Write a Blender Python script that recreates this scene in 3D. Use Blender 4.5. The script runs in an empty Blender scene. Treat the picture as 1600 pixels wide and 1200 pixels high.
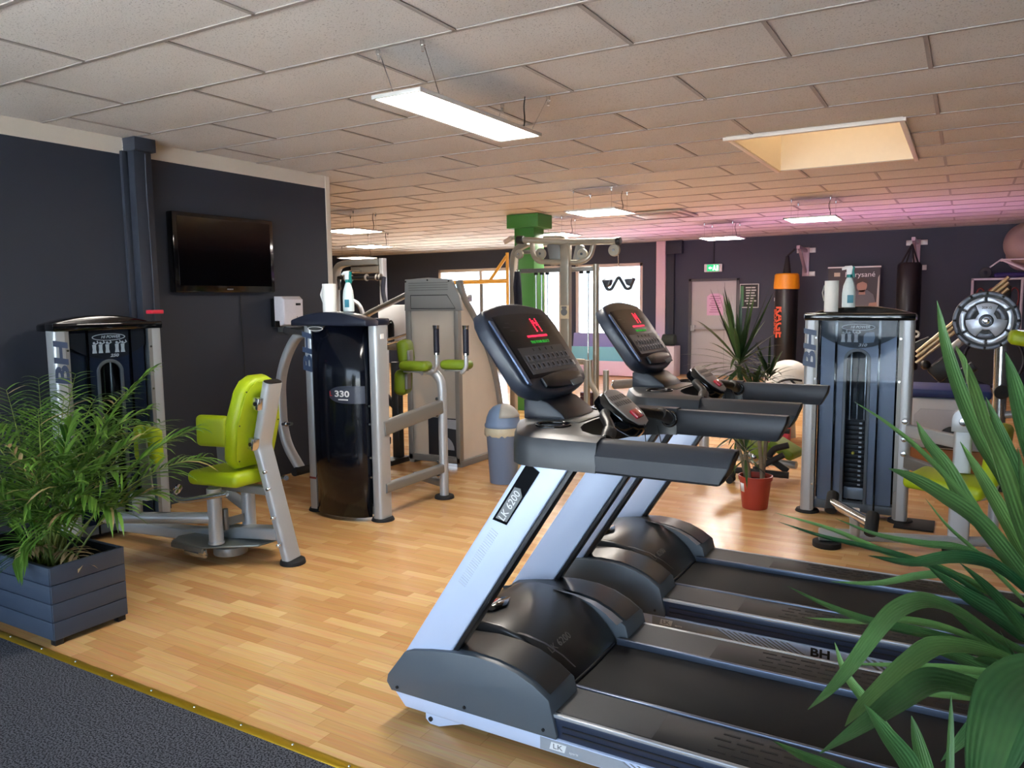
EXPO, SKY, LAMP, PINK, SUN = 0.93, 4.2, 32.0, 20.0, 36.0
import bpy, bmesh, math, random
from mathutils import Vector as V, Matrix as MX, Euler
PI = math.pi
random.seed(7)
SC = bpy.context.scene
COL = SC.collection
rad = math.radians

# ------------------------------------------------------------------ materials
def lin(r, g, b):
    f = lambda c: (c/255/12.92) if c/255 <= .04045 else ((c/255+.055)/1.055)**2.4
    return (f(r), f(g), f(b), 1)
MATS = {}
def pbr(name, col, rough=.5, metal=0., bump=0., scale=60., var=.06, coat=0., spec=.5, emit=None, es=1., trans=0., sheen=0., stretch=None):
    """a procedural Principled material: base colour varied by noise, optional noise bump"""
    if name in MATS: return MATS[name]
    m = bpy.data.materials.new(name); m.use_nodes = True
    nt = m.node_tree; N = nt.nodes; L = nt.links
    p = N['Principled BSDF']
    c = lin(*col)
    tc = N.new('ShaderNodeTexCoord'); no = N.new('ShaderNodeTexNoise')
    no.inputs['Scale'].default_value = scale; no.inputs['Detail'].default_value = 3
    if stretch:
        mp = N.new('ShaderNodeMapping'); mp.inputs['Scale'].default_value = stretch
        L.new(tc.outputs['Object'], mp.inputs['Vector']); L.new(mp.outputs['Vector'], no.inputs['Vector'])
    else:
        L.new(tc.outputs['Object'], no.inputs['Vector'])
    mx = N.new('ShaderNodeMix'); mx.data_type = 'RGBA'
    mx.inputs['A'].default_value = tuple(x*(1-var) for x in c[:3])+(1,)
    mx.inputs['B'].default_value = tuple(min(1, x*(1+var)) for x in c[:3])+(1,)
    L.new(no.outputs['Fac'], mx.inputs['Factor']); L.new(mx.outputs['Result'], p.inputs['Base Color'])
    p.inputs['Roughness'].default_value = rough; p.inputs['Metallic'].default_value = metal
    p.inputs['Coat Weight'].default_value = coat; p.inputs['Coat Roughness'].default_value = .08
    p.inputs['Specular IOR Level'].default_value = spec
    p.inputs['Transmission Weight'].default_value = trans
    if emit:
        p.inputs['Emission Color'].default_value = lin(*emit); p.inputs['Emission Strength'].default_value = es
    if bump:
        bp = N.new('ShaderNodeBump'); bp.inputs['Strength'].default_value = bump; bp.inputs['Distance'].default_value = .004
        L.new(no.outputs['Fac'], bp.inputs['Height']); L.new(bp.outputs['Normal'], p.inputs['Normal'])
    MATS[name] = m
    return m
def clear(name, tint, gloss=1., rough=.02, mixf=.0, dcol=(200, 200, 200)):
    """thin clear sheet: tinted transparency, Fresnel gloss, optional milky diffuse share"""
    m = bpy.data.materials.new(name); m.use_nodes = True
    nt = m.node_tree; N = nt.nodes; L = nt.links; N.clear()
    out = N.new('ShaderNodeOutputMaterial'); tr = N.new('ShaderNodeBsdfTransparent'); gl = N.new('ShaderNodeBsdfGlossy')
    tr.inputs['Color'].default_value = lin(*tint); gl.inputs['Roughness'].default_value = rough
    fr = N.new('ShaderNodeFresnel'); fr.inputs['IOR'].default_value = 1.45
    fm = N.new('ShaderNodeMath'); fm.operation = 'MULTIPLY'; fm.inputs[1].default_value = gloss; L.new(fr.outputs[0], fm.inputs[0])
    a = N.new('ShaderNodeMixShader'); L.new(fm.outputs[0], a.inputs[0]); L.new(tr.outputs[0], a.inputs[1]); L.new(gl.outputs[0], a.inputs[2])
    last = a
    if mixf:
        d = N.new('ShaderNodeBsdfDiffuse'); d.inputs['Color'].default_value = lin(*dcol)
        t = N.new('ShaderNodeBsdfTranslucent'); t.inputs['Color'].default_value = lin(*dcol)
        q = N.new('ShaderNodeMixShader'); q.inputs[0].default_value = .4; L.new(d.outputs[0], q.inputs[1]); L.new(t.outputs[0], q.inputs[2])
        b = N.new('ShaderNodeMixShader'); b.inputs[0].default_value = mixf
        L.new(a.outputs[0], b.inputs[1]); L.new(q.outputs[0], b.inputs[2]); last = b
    L.new(last.outputs[0], out.inputs['Surface'])
    MATS[name] = m
    return m

silver = pbr('silver_paint', (172, 176, 180), .36, .35, .02, 300, .04)
silver_dk = pbr('pewter_paint', (128, 128, 126), .4, .35, .02, 300, .05)
steel = pbr('polished_steel', (205, 207, 208), .18, .95, 0, 60, .03)
white_pt = pbr('pale_blue_white_paint', (192, 205, 230), .38, .05, .01, 200, .02)
black_pl = pbr('black_plastic', (17, 18, 21), .42, 0, .05, 400, .15)
dark_pl = pbr('charcoal_plastic', (46, 50, 57), .42, 0, .12, 700, .10)
hood_pl = pbr('grey_satin_plastic', (41, 42, 43), .30, .1, .02, 300, .06)
rubber = pbr('black_rubber', (22, 22, 24), .75, 0, .2, 300, .15)
belt_m = pbr('belt_fabric', (29, 29, 30), .65, 0, .25, 900, .12, spec=.25)
foot_m = pbr('foot_rail_plastic', (33, 33, 34), .45, 0, .1, 500, .1, spec=.35, stretch=(1, 30, 1))
navy_pl = pbr('navy_side_band', (40, 50, 70), .35, .2, .02, 200, .06)
gloss_blk = pbr('gloss_black', (7, 8, 11), .07, 0, 0, 10, .1, coat=.6)
lime = pbr('lime_vinyl', (158, 178, 14), .45, 0, .15, 500, .06)
lime_dk = pbr('moss_vinyl', (104, 128, 18), .5, 0, .15, 500, .08)
chrome = pbr('chrome', (225, 225, 225), .08, 1, 0, 10, .01)
white_pl = pbr('white_plastic', (225, 226, 228), .35, 0, 0, 60, .02)
paper = pbr('paper', (236, 236, 232), .9, 0, .2, 120, .02)
ink_w = pbr('white_print', (225, 226, 226), .6, 0, 0, 60, .02)
ink_g = pbr('grey_print', (120, 122, 124), .6, 0, 0, 60, .02)
ink_b = pbr('black_print', (14, 14, 16), .6, 0, 0, 60, .02)
ink_r = pbr('red_print', (190, 45, 40), .6, 0, 0, 60, .02)

# ------------------------------------------------------------------ mesh builder
def fillet(pts, r, n=6):
    pts = [V(p) for p in pts]; out = [pts[0]]
    for i in range(1, len(pts)-1):
        a, b, c = pts[i-1], pts[i], pts[i+1]
        u = (a-b); w = (c-b); lu, lw = u.length, w.length
        if lu < 1e-6 or lw < 1e-6: continue
        d = min(r, lu*.49, lw*.49); p = b+u/lu*d; q = b+w/lw*d
        for k in range(n+1):
            t = k/n; out.append(p*(1-t)**2 + b*2*t*(1-t) + q*t*t)
    out.append(pts[-1]); return out
def circ(r, n=14, ry=None):
    ry = ry or r
    return [(r*math.cos(2*PI*k/n), ry*math.sin(2*PI*k/n)) for k in range(n)]
def rrect(w, h, r, n=3):
    o = []
    for cx, cy, a in ((w/2-r, h/2-r, 0), (-w/2+r, h/2-r, 90), (-w/2+r, -h/2+r, 180), (w/2-r, -h/2+r, 270)):
        for k in range(n+1):
            t = rad(a+90*k/n); o.append((cx+r*math.cos(t), cy+r*math.sin(t)))
    return o
class B:
    def __init__(s): s.bm = bmesh.new()
    def _take(s, t, M=None):
        if M is not None: t.transform(M)
        me = bpy.data.meshes.new('tmp'); t.to_mesh(me); t.free(); s.bm.from_mesh(me); bpy.data.meshes.remove(me); return s
    def box(s, c, size, rot=None, bev=0., seg=2):
        t = bmesh.new(); bmesh.ops.create_cube(t, size=1); t.transform(MX.Diagonal((*size, 1)))
        if bev: bmesh.ops.bevel(t, geom=t.edges[:], offset=min(bev, min(size)*.49), segments=seg, profile=.5, affect='EDGES')
        M = MX.Translation(c)
        if rot is not None: M = M @ (rot if isinstance(rot, MX) else Euler(rot).to_matrix().to_4x4())
        return s._take(t, M)
    def bx(s, a, b, bev=0.):
        return s.box([(a[i]+b[i])/2 for i in range(3)], [abs(b[i]-a[i]) for i in range(3)], None, bev)
    def cyl(s, p, q, r, r2=None, n=20, bev=0.):
        p, q = V(p), V(q); d = q-p; h = d.length
        t = bmesh.new(); bmesh.ops.create_cone(t, cap_ends=True, segments=n, radius1=r, radius2=r if r2 is None else r2, depth=h)
        if bev:
            e = [e for e in t.edges if len(e.link_faces) == 2 and any(len(f.verts) > 4 for f in e.link_faces)]
            bmesh.ops.bevel(t, geom=e, offset=bev, segments=2, profile=.5, affect='EDGES')
        return s._take(t, MX.Translation((p+q)/2) @ d.to_track_quat('Z', 'Y').to_matrix().to_4x4())
    def tube(s, pts, sec=.03, fil=0., up=None, closed=False, caps=True, taper=None):
        if not isinstance(sec, list): sec = circ(sec)
        P = fillet(pts, fil) if fil else [V(p) for p in pts]
        n = len(P); rings = []; prev = None
        for i, p in enumerate(P):
            a = P[(i-1) % n] if closed or i > 0 else P[i]; b = P[(i+1) % n] if closed or i < n-1 else P[i]
            tg = (b-a).normalized()
            if up is not None:
                u = V(up); x = tg.cross(u)
                if x.length < 1e-4: x = tg.cross(V((1, 0, 0)) if abs(tg.x) < .9 else V((0, 1, 0)))
                x.normalize()
            elif prev is None:
                x = tg.cross(V((0, 0, 1)));
                if x.length < 1e-3: x = tg.cross(V((0, 1, 0)))
                x.normalize()
            else:
                x = (prev-tg*prev.dot(tg)).normalized()
            prev = x; y = tg.cross(x) * -1
            k = taper(i/(n-1)) if taper else 1
            rings.append([s.bm.verts.new(p+x*(q[0]*k)+y*(q[1]*k)) for q in sec])
        m = len(sec)
        for i in range(n if closed else n-1):
            A, C = rings[i], rings[(i+1) % n]
            for j in range(m):
                try: s.bm.faces.new((A[j], A[(j+1) % m], C[(j+1) % m], C[j]))
                except ValueError: pass
        if caps and not closed:
            s.bm.faces.new(rings[0][::-1]); s.bm.faces.new(rings[-1])
        return s
    def lathe(s, prof, c=(0, 0, 0), n=28, M=None, sx=1, sy=1):
        t = bmesh.new(); rings = []
        for r, z in prof:
            if r < 1e-6: rings.append([t.verts.new((0, 0, z))])
            else: rings.append([t.verts.new((r*sx*math.cos(2*PI*k/n), r*sy*math.sin(2*PI*k/n), z)) for k in range(n)])
        for a, b in zip(rings, rings[1:]):
            for k in range(n):
                k2 = (k+1) % n
                if len(a) == 1 and len(b) == 1: continue
                if len(a) == 1: t.faces.new((a[0], b[k], b[k2]))
                elif len(b) == 1: t.faces.new((a[k], a[k2], b[0]))
                else: t.faces.new((a[k], a[k2], b[k2], b[k]))
        bmesh.ops.recalc_face_normals(t, faces=t.faces[:])
        return s._take(t, (MX.Translation(c) if M is None else MX.Translation(c) @ M))
    def prism(s, poly, ax, a, b, bev=0., seg=2, M=None):
        """poly in (y,z) for ax x, (x,z) for ax y, (x,y) for ax z, extruded from a to b"""
        t = bmesh.new()
        f = {'x': lambda p, w: (w, p[0], p[1]), 'y': lambda p, w: (p[0], w, p[1]), 'z': lambda p, w: (p[0], p[1], w)}[ax]
        A = [t.verts.new(f(p, a)) for p in poly]; C = [t.verts.new(f(p, b)) for p in poly]; n = len(poly)
        t.faces.new(A[::-1]); t.faces.new(C)
        for k in range(n): t.faces.new((A[k], A[(k+1) % n], C[(k+1) % n], C[k]))
        bmesh.ops.recalc_face_normals(t, faces=t.faces[:])
        if bev:
            e = [e for e in t.edges if any(len(fc.verts) == n for fc in e.link_faces)]
            bmesh.ops.bevel(t, geom=e, offset=bev, segments=seg, profile=.5, affect='EDGES')
        return s._take(t, M)
    def ball(s, c, r, sc=(1, 1, 1), n=24, M=None):
        t = bmesh.new(); bmesh.ops.create_uvsphere(t, u_segments=n, v_segments=n//2, radius=r)
        return s._take(t, MX.Translation(c) @ (M or MX.Identity(4)) @ MX.Diagonal((*sc, 1)))
    def torus(s, c, R, r, n=32, m=10, M=None):
        pts = [(R*math.cos(2*PI*k/n), R*math.sin(2*PI*k/n), 0) for k in range(n)]
        t = B(); t.tube(pts, circ(r, m), closed=True, up=(0, 0, 1)); return s._take(t.bm, MX.Translation(c) @ (M or MX.Identity(4)))
    def grid(s, G, flip=False):
        R = [[s.bm.verts.new(p) for p in row] for row in G]
        for i in range(len(R)-1):
            for j in range(len(R[0])-1):
                q = (R[i][j], R[i][j+1], R[i+1][j+1], R[i+1][j])
                s.bm.faces.new(q[::-1] if flip else q)
        return s
    def poly(s, pts):
        s.bm.faces.new([s.bm.verts.new(p) for p in pts]); return s
    def pad(s, c, size, rot=None, r=.03):
        """a soft cushion: heavily rounded box"""
        return s.box(c, size, rot, r, 4)

ROOTM = {}
def obj(name, b, mat, parent=None, label=None, solid=0., sharp=40, M=None):
    me = bpy.data.meshes.new(name)
    if isinstance(b, B):
        b.bm.to_mesh(me); b.bm.free()
    else: me = b
    me.materials.append(mat)
    if len(me.polygons):
        me.polygons.foreach_set('use_smooth', [True]*len(me.polygons)); me.set_sharp_from_angle(angle=rad(sharp))
    o = bpy.data.objects.new(name, me); COL.objects.link(o)
    if parent is not None:
        o.parent = parent
        if parent.name in ROOTM: o.matrix_parent_inverse = ROOTM[parent.name].inverted()
    if M is not None: o.matrix_basis = M
    if solid:
        md = o.modifiers.new('Solid', 'SOLIDIFY'); md.thickness = solid; md.offset = 0
    if label: o['label'] = label
    return o
def bolts(name, segs, r, mat, parent, n=12, bev=.002):
    for p, q in segs: obj(name, B().cyl(p, q, r, n=n, bev=bev), mat, parent)
def tag(o, label, cat, group=None, kind=None):
    if label: o['label'] = label
    if cat: o['category'] = cat
    if group: o['group'] = group
    if kind: o['kind'] = kind
    return o
def thing(name, label, cat, loc, rotz=0, group=None, local=False):
    o = bpy.data.objects.new(name, None); COL.objects.link(o); o.empty_display_size = .1
    o.location = loc; o.rotation_euler = (0, 0, rotz)
    if not local: ROOTM[o.name] = MX.Translation(loc) @ MX.Rotation(rotz, 4, 'Z')
    return tag(o, label, cat, group)
def struct(name, b, mat, **k):
    o = obj(name, b, mat, **k); o['kind'] = 'structure'; return o
def dup(root, loc, label, rotz=None):
    r = root.copy(); COL.objects.link(r); r.location = loc; r['label'] = label
    if rotz is not None: r.rotation_euler = (0, 0, rotz)
    def rec(src, dst):
        for ch in list(src.children):
            c = ch.copy(); COL.objects.link(c); c.parent = dst; c.matrix_parent_inverse = ch.matrix_parent_inverse.copy(); rec(ch, c)
    rec(root, r); return r
def frame(o, x, y):
    x = V(x).normalized(); y = V(y); y = (y-x*y.dot(x)).normalized(); z = x.cross(y)
    return MX(((x.x, y.x, z.x, o[0]), (x.y, y.y, z.y, o[1]), (x.z, y.z, z.z, o[2]), (0, 0, 0, 1)))
def text(name, s, size, mat, parent, M, align='CENTER', ext=.0006, bold=0., shear=0., sx=1.):
    cu = bpy.data.curves.new('txt', 'FONT'); cu.body = s; cu.size = size; cu.align_x = align; cu.align_y = 'CENTER'
    cu.extrude = ext; cu.offset = bold; cu.shear = shear; cu.resolution_u = 3
    t = bpy.data.objects.new('txt', cu)
    me = bpy.data.meshes.new_from_object(t); bpy.data.objects.remove(t); bpy.data.curves.remove(cu)
    me.transform(M @ MX.Diagonal((sx, 1, 1, 1)))
    return obj(name, me, mat, parent)
# ------------------------------------------------------------------ camera and light
F, H = 1213.44, 1.55
def cam_axes(yaw, pitch, roll):
    cy, sy, cp, sp = math.cos(yaw), math.sin(yaw), math.cos(pitch), math.sin(pitch)
    f = V((sy*cp, cy*cp, -sp)); r = V((cy, -sy, 0)); d = f.cross(r)
    cr, sr = math.cos(roll), math.sin(roll)
    return cr*r+sr*d, -sr*r+cr*d, f
RX, RY, RZ = cam_axes(-.527886, .10615, .011141)
cd = bpy.data.cameras.new('camera'); cam = bpy.data.objects.new('camera', cd); COL.objects.link(cam)
cd.sensor_width = 36; cd.lens = 36*F/1600; cd.clip_start = .05; cd.clip_end = 200
cam.matrix_world = MX(((RX.x, -RY.x, -RZ.x, 0), (RX.y, -RY.y, -RZ.y, 0), (RX.z, -RY.z, -RZ.z, H), (0, 0, 0, 1)))
SC.camera = cam
def ray(px, py): return RX*((px-800)/F)+RY*((py-600)/F)+RZ
def aty(px, py, y): d = ray(px, py); return V((0, 0, H))+d*(y/d.y)
def atx(px, py, x): d = ray(px, py); return V((0, 0, H))+d*(x/d.x)
def atz(px, py, z): d = ray(px, py); return V((0, 0, H))+d*((z-H)/d.z)
def atd(px, py, dist): return V((0, 0, H))+ray(px, py)*dist

SC.view_settings.view_transform = 'Standard'; SC.view_settings.look = 'None'
SC.view_settings.exposure = EXPO; SC.view_settings.gamma = 1; SC.view_settings.use_curve_mapping = False
w = bpy.data.worlds.new('daylight'); SC.world = w; w.use_nodes = True
nt = w.node_tree; bg = nt.nodes['Background']
tcw = nt.nodes.new('ShaderNodeTexCoord'); sep = nt.nodes.new('ShaderNodeSeparateXYZ'); rmp = nt.nodes.new('ShaderNodeValToRGB')
nt.links.new(tcw.outputs['Generated'], sep.inputs[0]); nt.links.new(sep.outputs['Z'], rmp.inputs['Fac'])
rmp.color_ramp.elements[0].color = (.74, .85, 1., 1); rmp.color_ramp.elements[1].position = .8; rmp.color_ramp.elements[1].color = (.60, .77, 1., 1)
nt.links.new(rmp.outputs['Color'], bg.inputs['Color']); bg.inputs['Strength'].default_value = SKY

def area(name, loc, size, rot, power, color, portal=False):
    l = bpy.data.lights.new(name, 'AREA'); l.shape = 'RECTANGLE'; l.size, l.size_y = size; l.energy = power; l.color = color
    o = bpy.data.objects.new(name, l); COL.objects.link(o); o.location = loc; o.rotation_euler = rot
    if portal: l.cycles.is_portal = True
    return o
area('window_portal_front', (-1.85, -2.6, 1.35), (6.6, 2.5), (rad(90), 0, 0), 0, (1, 1, 1), True)
area('window_portal_back', (-8.6, 15.95, 1.3), (5.6, 2.1), (rad(-90), 0, 0), 0, (1, 1, 1), True)
# unseen upward washes: magenta for the pink glow, amber added at far left
area('magenta_wash', (-1.6, 12.4, 1.2), (4.4, 1.6), (rad(180), 0, 0), PINK, (.80, .36, 1))
area('magenta_wash_left', (-5.0, 13.4, 1.3), (1.6, .8), (rad(180), 0, 0), PINK*.5, (.95, .38, .85))
area('added_amber_wash', (-9.3, 13.2, 1.3), (3.0, .8), (rad(180), 0, 0), PINK*.6, (1, .88, .62))
sl = bpy.data.lights.new('sun', 'SUN'); sl.energy = SUN; sl.color = (1, .95, .88); sl.angle = rad(1)
so_ = bpy.data.objects.new('sun', sl); COL.objects.link(so_); so_.rotation_euler = V((-1, .06, -1.15)).to_track_quat('-Z', 'Y').to_euler()

# ------------------------------------------------------------------ room materials
def wood_floor():
    m = bpy.data.materials.new('strip_parquet'); m.use_nodes = True
    nt = m.node_tree; N = nt.nodes; L = nt.links; p = N['Principled BSDF']
    def math_(op, a, b=None):
        n = N.new('ShaderNodeMath'); n.operation = op
        for i, v in enumerate((a, b)):
            if v is None: continue
            if isinstance(v, (int, float)): n.inputs[i].default_value = v
            else: L.new(v, n.inputs[i])
        return n.outputs[0]
    tc = N.new('ShaderNodeTexCoord'); sp = N.new('ShaderNodeSeparateXYZ'); L.new(tc.outputs['Object'], sp.inputs[0])
    x, y = sp.outputs[0], sp.outputs[1]
    row = math_('FLOOR', math_('DIVIDE', y, .0655))
    wn = N.new('ShaderNodeTexWhiteNoise'); wn.noise_dimensions = '1D'; L.new(row, wn.inputs['W'])
    xs = math_('ADD', math_('DIVIDE', x, .36), math_('MULTIPLY', wn.outputs['Value'], 7))
    cell = math_('FLOOR', xs)
    cv = N.new('ShaderNodeCombineXYZ'); L.new(cell, cv.inputs[0]); L.new(row, cv.inputs[1])
    wc = N.new('ShaderNodeTexWhiteNoise'); wc.noise_dimensions = '2D'; L.new(cv.outputs[0], wc.inputs['Vector'])
    cr = N.new('ShaderNodeValToRGB'); e = cr.color_ramp.elements
    e[0].color = lin(194, 145, 93); e[1].color = lin(221, 182, 127)
    for q, c in ((.3, (203, 156, 101)), (.6, (208, 163, 109))): k = e.new(q); k.color = lin(*c)
    L.new(wc.outputs['Value'], cr.inputs['Fac'])
    mp = N.new('ShaderNodeMapping'); mp.inputs['Scale'].default_value = (3, 60, 1); L.new(tc.outputs['Object'], mp.inputs['Vector'])
    no = N.new('ShaderNodeTexNoise'); no.inputs['Scale'].default_value = 1.6; no.inputs['Detail'].default_value = 5; no.inputs['Distortion'].default_value = .6
    L.new(mp.outputs[0], no.inputs['Vector'])
    g = N.new('ShaderNodeMix'); g.data_type = 'RGBA'; g.blend_type = 'OVERLAY'; g.inputs['Factor'].default_value = .28
    L.new(cr.outputs['Color'], g.inputs['A']); L.new(no.outputs['Color'], g.inputs['B'])
    # fine seam at the strip edges
    fy = math_('FRACT', math_('DIVIDE', y, .0655)); fx = math_('FRACT', xs)
    seam = math_('MAXIMUM', math_('LESS_THAN', fy, .03), math_('LESS_THAN', fx, .006))
    sm = N.new('ShaderNodeMix'); sm.data_type = 'RGBA'; L.new(math_('MULTIPLY', seam, .35), sm.inputs['Factor'])
    L.new(g.outputs['Result'], sm.inputs['A']); sm.inputs['B'].default_value = lin(120, 74, 34)
    L.new(sm.outputs['Result'], p.inputs['Base Color'])
    p.inputs['Roughness'].default_value = .24; p.inputs['Specular IOR Level'].default_value = .5
    bp = N.new('ShaderNodeBump'); bp.inputs['Strength'].default_value = .03; bp.inputs['Distance'].default_value = .002
    L.new(no.outputs['Fac'], bp.inputs['Height']); L.new(bp.outputs[0], p.inputs['Normal'])
    return m
def speckle(name, base, dots, scale, thr, rough=.95, bump=.3, var=(.9, 1.06)):
    m = bpy.data.materials.new(name); m.use_nodes = True
    nt = m.node_tree; N = nt.nodes; L = nt.links; p = N['Principled BSDF']
    tc = N.new('ShaderNodeTexCoord')
    a = N.new('ShaderNodeTexNoise'); a.inputs['Scale'].default_value = scale; a.inputs['Detail'].default_value = 2; L.new(tc.outputs['Object'], a.inputs['Vector'])
    b = N.new('ShaderNodeTexNoise'); b.inputs['Scale'].default_value = 1.7; b.inputs['Detail'].default_value = 4; L.new(tc.outputs['Object'], b.inputs['Vector'])
    r = N.new('ShaderNodeValToRGB'); r.color_ramp.elements[0].position = thr; r.color_ramp.elements[1].position = thr+.06
    L.new(a.outputs['Fac'], r.inputs['Fac'])
    mx = N.new('ShaderNodeMix'); mx.data_type = 'RGBA'; L.new(r.outputs['Color'], mx.inputs['Factor'])
    mx.inputs['A'].default_value = lin(*dots)
    v = N.new('ShaderNodeMix'); v.data_type = 'RGBA'; L.new(b.outputs['Fac'], v.inputs['Factor'])
    c = lin(*base); v.inputs['A'].default_value = tuple(x*var[0] for x in c[:3])+(1,); v.inputs['B'].default_value = tuple(min(1, x*var[1]) for x in c[:3])+(1,)
    L.new(v.outputs['Result'], mx.inputs['B']); L.new(mx.outputs['Result'], p.inputs['Base Color'])
    p.inputs['Roughness'].default_value = rough; p.inputs['Specular IOR Level'].default_value = .25
    bp = N.new('ShaderNodeBump'); bp.inputs['Strength'].default_value = bump; bp.inputs['Distance'].default_value = .003
    L.new(a.outputs['Fac'], bp.inputs['Height']); L.new(bp.outputs[0], p.inputs['Normal'])
    return m
tile_m = speckle('mineral_tile', (212, 205, 201), (162, 154, 150), 130, .33)
carpet_m = speckle('carpet_pile', (88, 90, 98), (33, 35, 41), 150, .46, 1, .6, (.85, 1.12))
grid_m = pbr('ceiling_grid_paint', (160, 150, 145), .6, 0, 0, 40, .03)
wall_m = pbr('anthracite_wall_paint', (44, 50, 63), .62, 0, .04, 260, .05)
cream_m = pbr('cream_paint', (214, 204, 192), .6, 0, .02, 100, .03)
brass_m = pbr('brass_strip', (196, 158, 40), .32, .75, 0, 20, .06)
frame_m = pbr('cream_window_frame', (226, 214, 204), .45, 0, 0, 40, .03)
glass_m = clear('window_glass', (246, 250, 252))
door_m = pbr('grey_door_paint', (186, 186, 190), .45, 0, .01, 60, .03)
street_m = pbr('pale_paving', (222, 222, 220), .9, 0, .1, 8, .08)

# ------------------------------------------------------------------ shell
XL, XR, YB, YF, CE = -14., 4., 15.7, -2.4, 2.75
struct('floor', B().bx((XL, 1.82, -.1), (XR, YB+.15, 0)), wood_floor())
struct('floor_carpet', B().bx((-5.45, YF-.15, -.1), (XR, 1.82, 0)), carpet_m)
t1 = struct('trim_1', B().prism([(1.817, 0), (1.819, .004), (1.828, .008), (1.846, .008), (1.856, .004), (1.858, 0)], 'x', -5.29, 3.99), brass_m)
for k in range(22):
    x = -4.6+.262*k
    obj('screw', B().cyl((x, 1.836, .006), (x, 1.836, .0105), .006, .004, 10), steel, t1)
wl = B().bx((-5.45, YF, 0), (-5.3, 5.65, 2.633))
struct('wall_left', wl, wall_m)
b = B().bx((-5.45, YF, 2.633), (-5.296, 3.555, CE)).bx((-5.45, 3.735, 2.633), (-5.296, 5.65, CE))
struct('trim_2', b, cream_m)
struct('trim_3', B().bx((-5.46, 5.61, 0), (-5.29, 5.665, CE)), cream_m)
b = B().bx((-5.3, 3.575, 0), (-5.2, 3.715, 2.66), .004).bx((-5.3, 3.56, 2.655), (-5.16, 3.73, 2.748), .004).bx((-5.3, 3.53, 0), (-5.27, 3.575, 2.655), .003).bx((-5.3, 3.715, 0), (-5.27, 3.76, 2.655), .003)
struct('trim_4', b, wall_m)
tag(obj('wall_cable', B().tube([(-5.19, 3.66, 2.64), (-5.19, 3.655, 2.4), (-5.192, 3.665, 1.9), (-5.19, 3.66, 1.0), (-5.19, 3.66, .06)], .006, .1), wall_m),
    'thin dark painted cable running down the wall pillar behind the machine', 'cable')
def holed_wall(name, x0, x1, holes, y0, y1, z1, mat):
    b = B(); x = x0
    for a, c, za, zb in holes:
        if a > x: b.bx((x, y0, 0), (a, y1, z1))
        if za > 0: b.bx((a, y0, 0), (c, y1, za))
        b.bx((a, y0, zb), (c, y1, z1)); x = c
    b.bx((x, y0, 0), (x1, y1, z1))
    struct(name, b, mat)
WA, WB, DR = (-11.22, -7.85, .3, 2.33), (-7.5, -5.93, .3, 2.33), (-4.93, -3.9, 0, 1.96)
holed_wall('wall_back', XL, XR, [WA, WB, DR], YB, YB+.15, CE, pbr('lightened_wall_paint', (58, 64, 82), .62, 0, .04, 260, .05))  # same dark wall paint, lightened to stand in for more light here
struct('wall_right', B().bx((XR, YF, 0), (XR+.15, YB+.15, CE)), wall_m)
struct('wall_far_left', B().bx((XL-.15, 5.5, 0), (XL, YB+.15, CE)), wall_m)
struct('wall_partition', B().bx((XL, 5.5, 0), (-5.46, 5.65, CE)), wall_m)
holed_wall('wall_front', -5.45, XR, [(-5.2, 1.5, .08, 2.62)], YF-.15, YF, CE, wall_m)
def window(n, x0, x1, z0, z1, y, mull, fw=.07, yd=.08):
    b = B().bx((x0, y, z0), (x0+fw, y+yd, z1), .006).bx((x1-fw, y, z0), (x1, y+yd, z1), .006).bx((x0, y, z1-fw), (x1, y+yd, z1), .006).bx((x0, y, z0), (x1, y+yd, z0+fw), .006)
    for m in mull: b.bx((m-.035, y+.01, z0), (m+.035, y+yd-.01, z1), .004)
    f = struct('window_%d' % n, b, frame_m)
    obj('pane', B().bx((x0+.02, y+.036, z0+.02), (x1-.02, y+.042, z1-.02)), glass_m, f)
    return f
window(1, *WA, YB+.01, [-10.0, -8.32]); window(2, *WB, YB+.01, [])
window(3, -5.2, 1.5, .08, 2.62, YF-.12, [-2.95, -.7])
struct('ground_outside', B().bx((-40, YB+.16, -.2), (30, 60, -.1)), street_m)
struct('ground_front', B().bx((-40, -50, -.2), (30, YF-.16, -.1)), street_m)
# door
b = B().bx((-4.93, YB-.02, 0), (-4.87, YB+.06, 1.96), .004).bx((-3.96, YB-.02, 0), (-3.9, YB+.06, 1.96), .004).bx((-4.93, YB-.02, 1.91), (-3.9, YB+.06, 1.96), .004)
d1 = struct('door_1', B().bx((-4.87, YB+.01, .012), (-3.96, YB+.055, 1.91), .003), door_m)
obj('door_frame', b, pbr('dark_grey_frame', (84, 86, 92), .45), d1)
obj('panic_bar', B().cyl((-4.83, YB-.06, .95), (-4.0, YB-.06, .95), .018).bx((-4.86, YB-.08, .9), (-4.78, YB+.01, 1.02), .006).bx((-4.05, YB-.08, .9), (-3.98, YB+.01, 1.02), .006), silver, d1)
obj('door_stile', B().bx((-4.2, YB+.004, .05), (-4.192, YB+.01, 1.88)).bx((-4.84, YB+.004, .06), (-3.98, YB+.01, .12)), pbr('door_line_grey', (150, 150, 156), .5), d1)  # thin door lines in a darker grey
obj('threshold', B().bx((-4.93, YB-.03, 0), (-3.9, YB+.06, .012)), steel, d1)
# pale post and painted pier beside it on the back wall
struct('trim_5', B().bx((-5.6, YB-.1, 0), (-5.4, YB, CE), .006), pbr('pink_lit_white_post', (226, 200, 212), .5, 0, 0, 40, .02))  # pink lamp glow mixed into the colour of a whitish post
struct('trim_6', B().bx((-5.39, YB-.09, 0), (-5.22, YB, CE), .006).bx((-5.39, YB-.12, 2.48), (-5.05, YB, CE), .006), wall_m)
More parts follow.
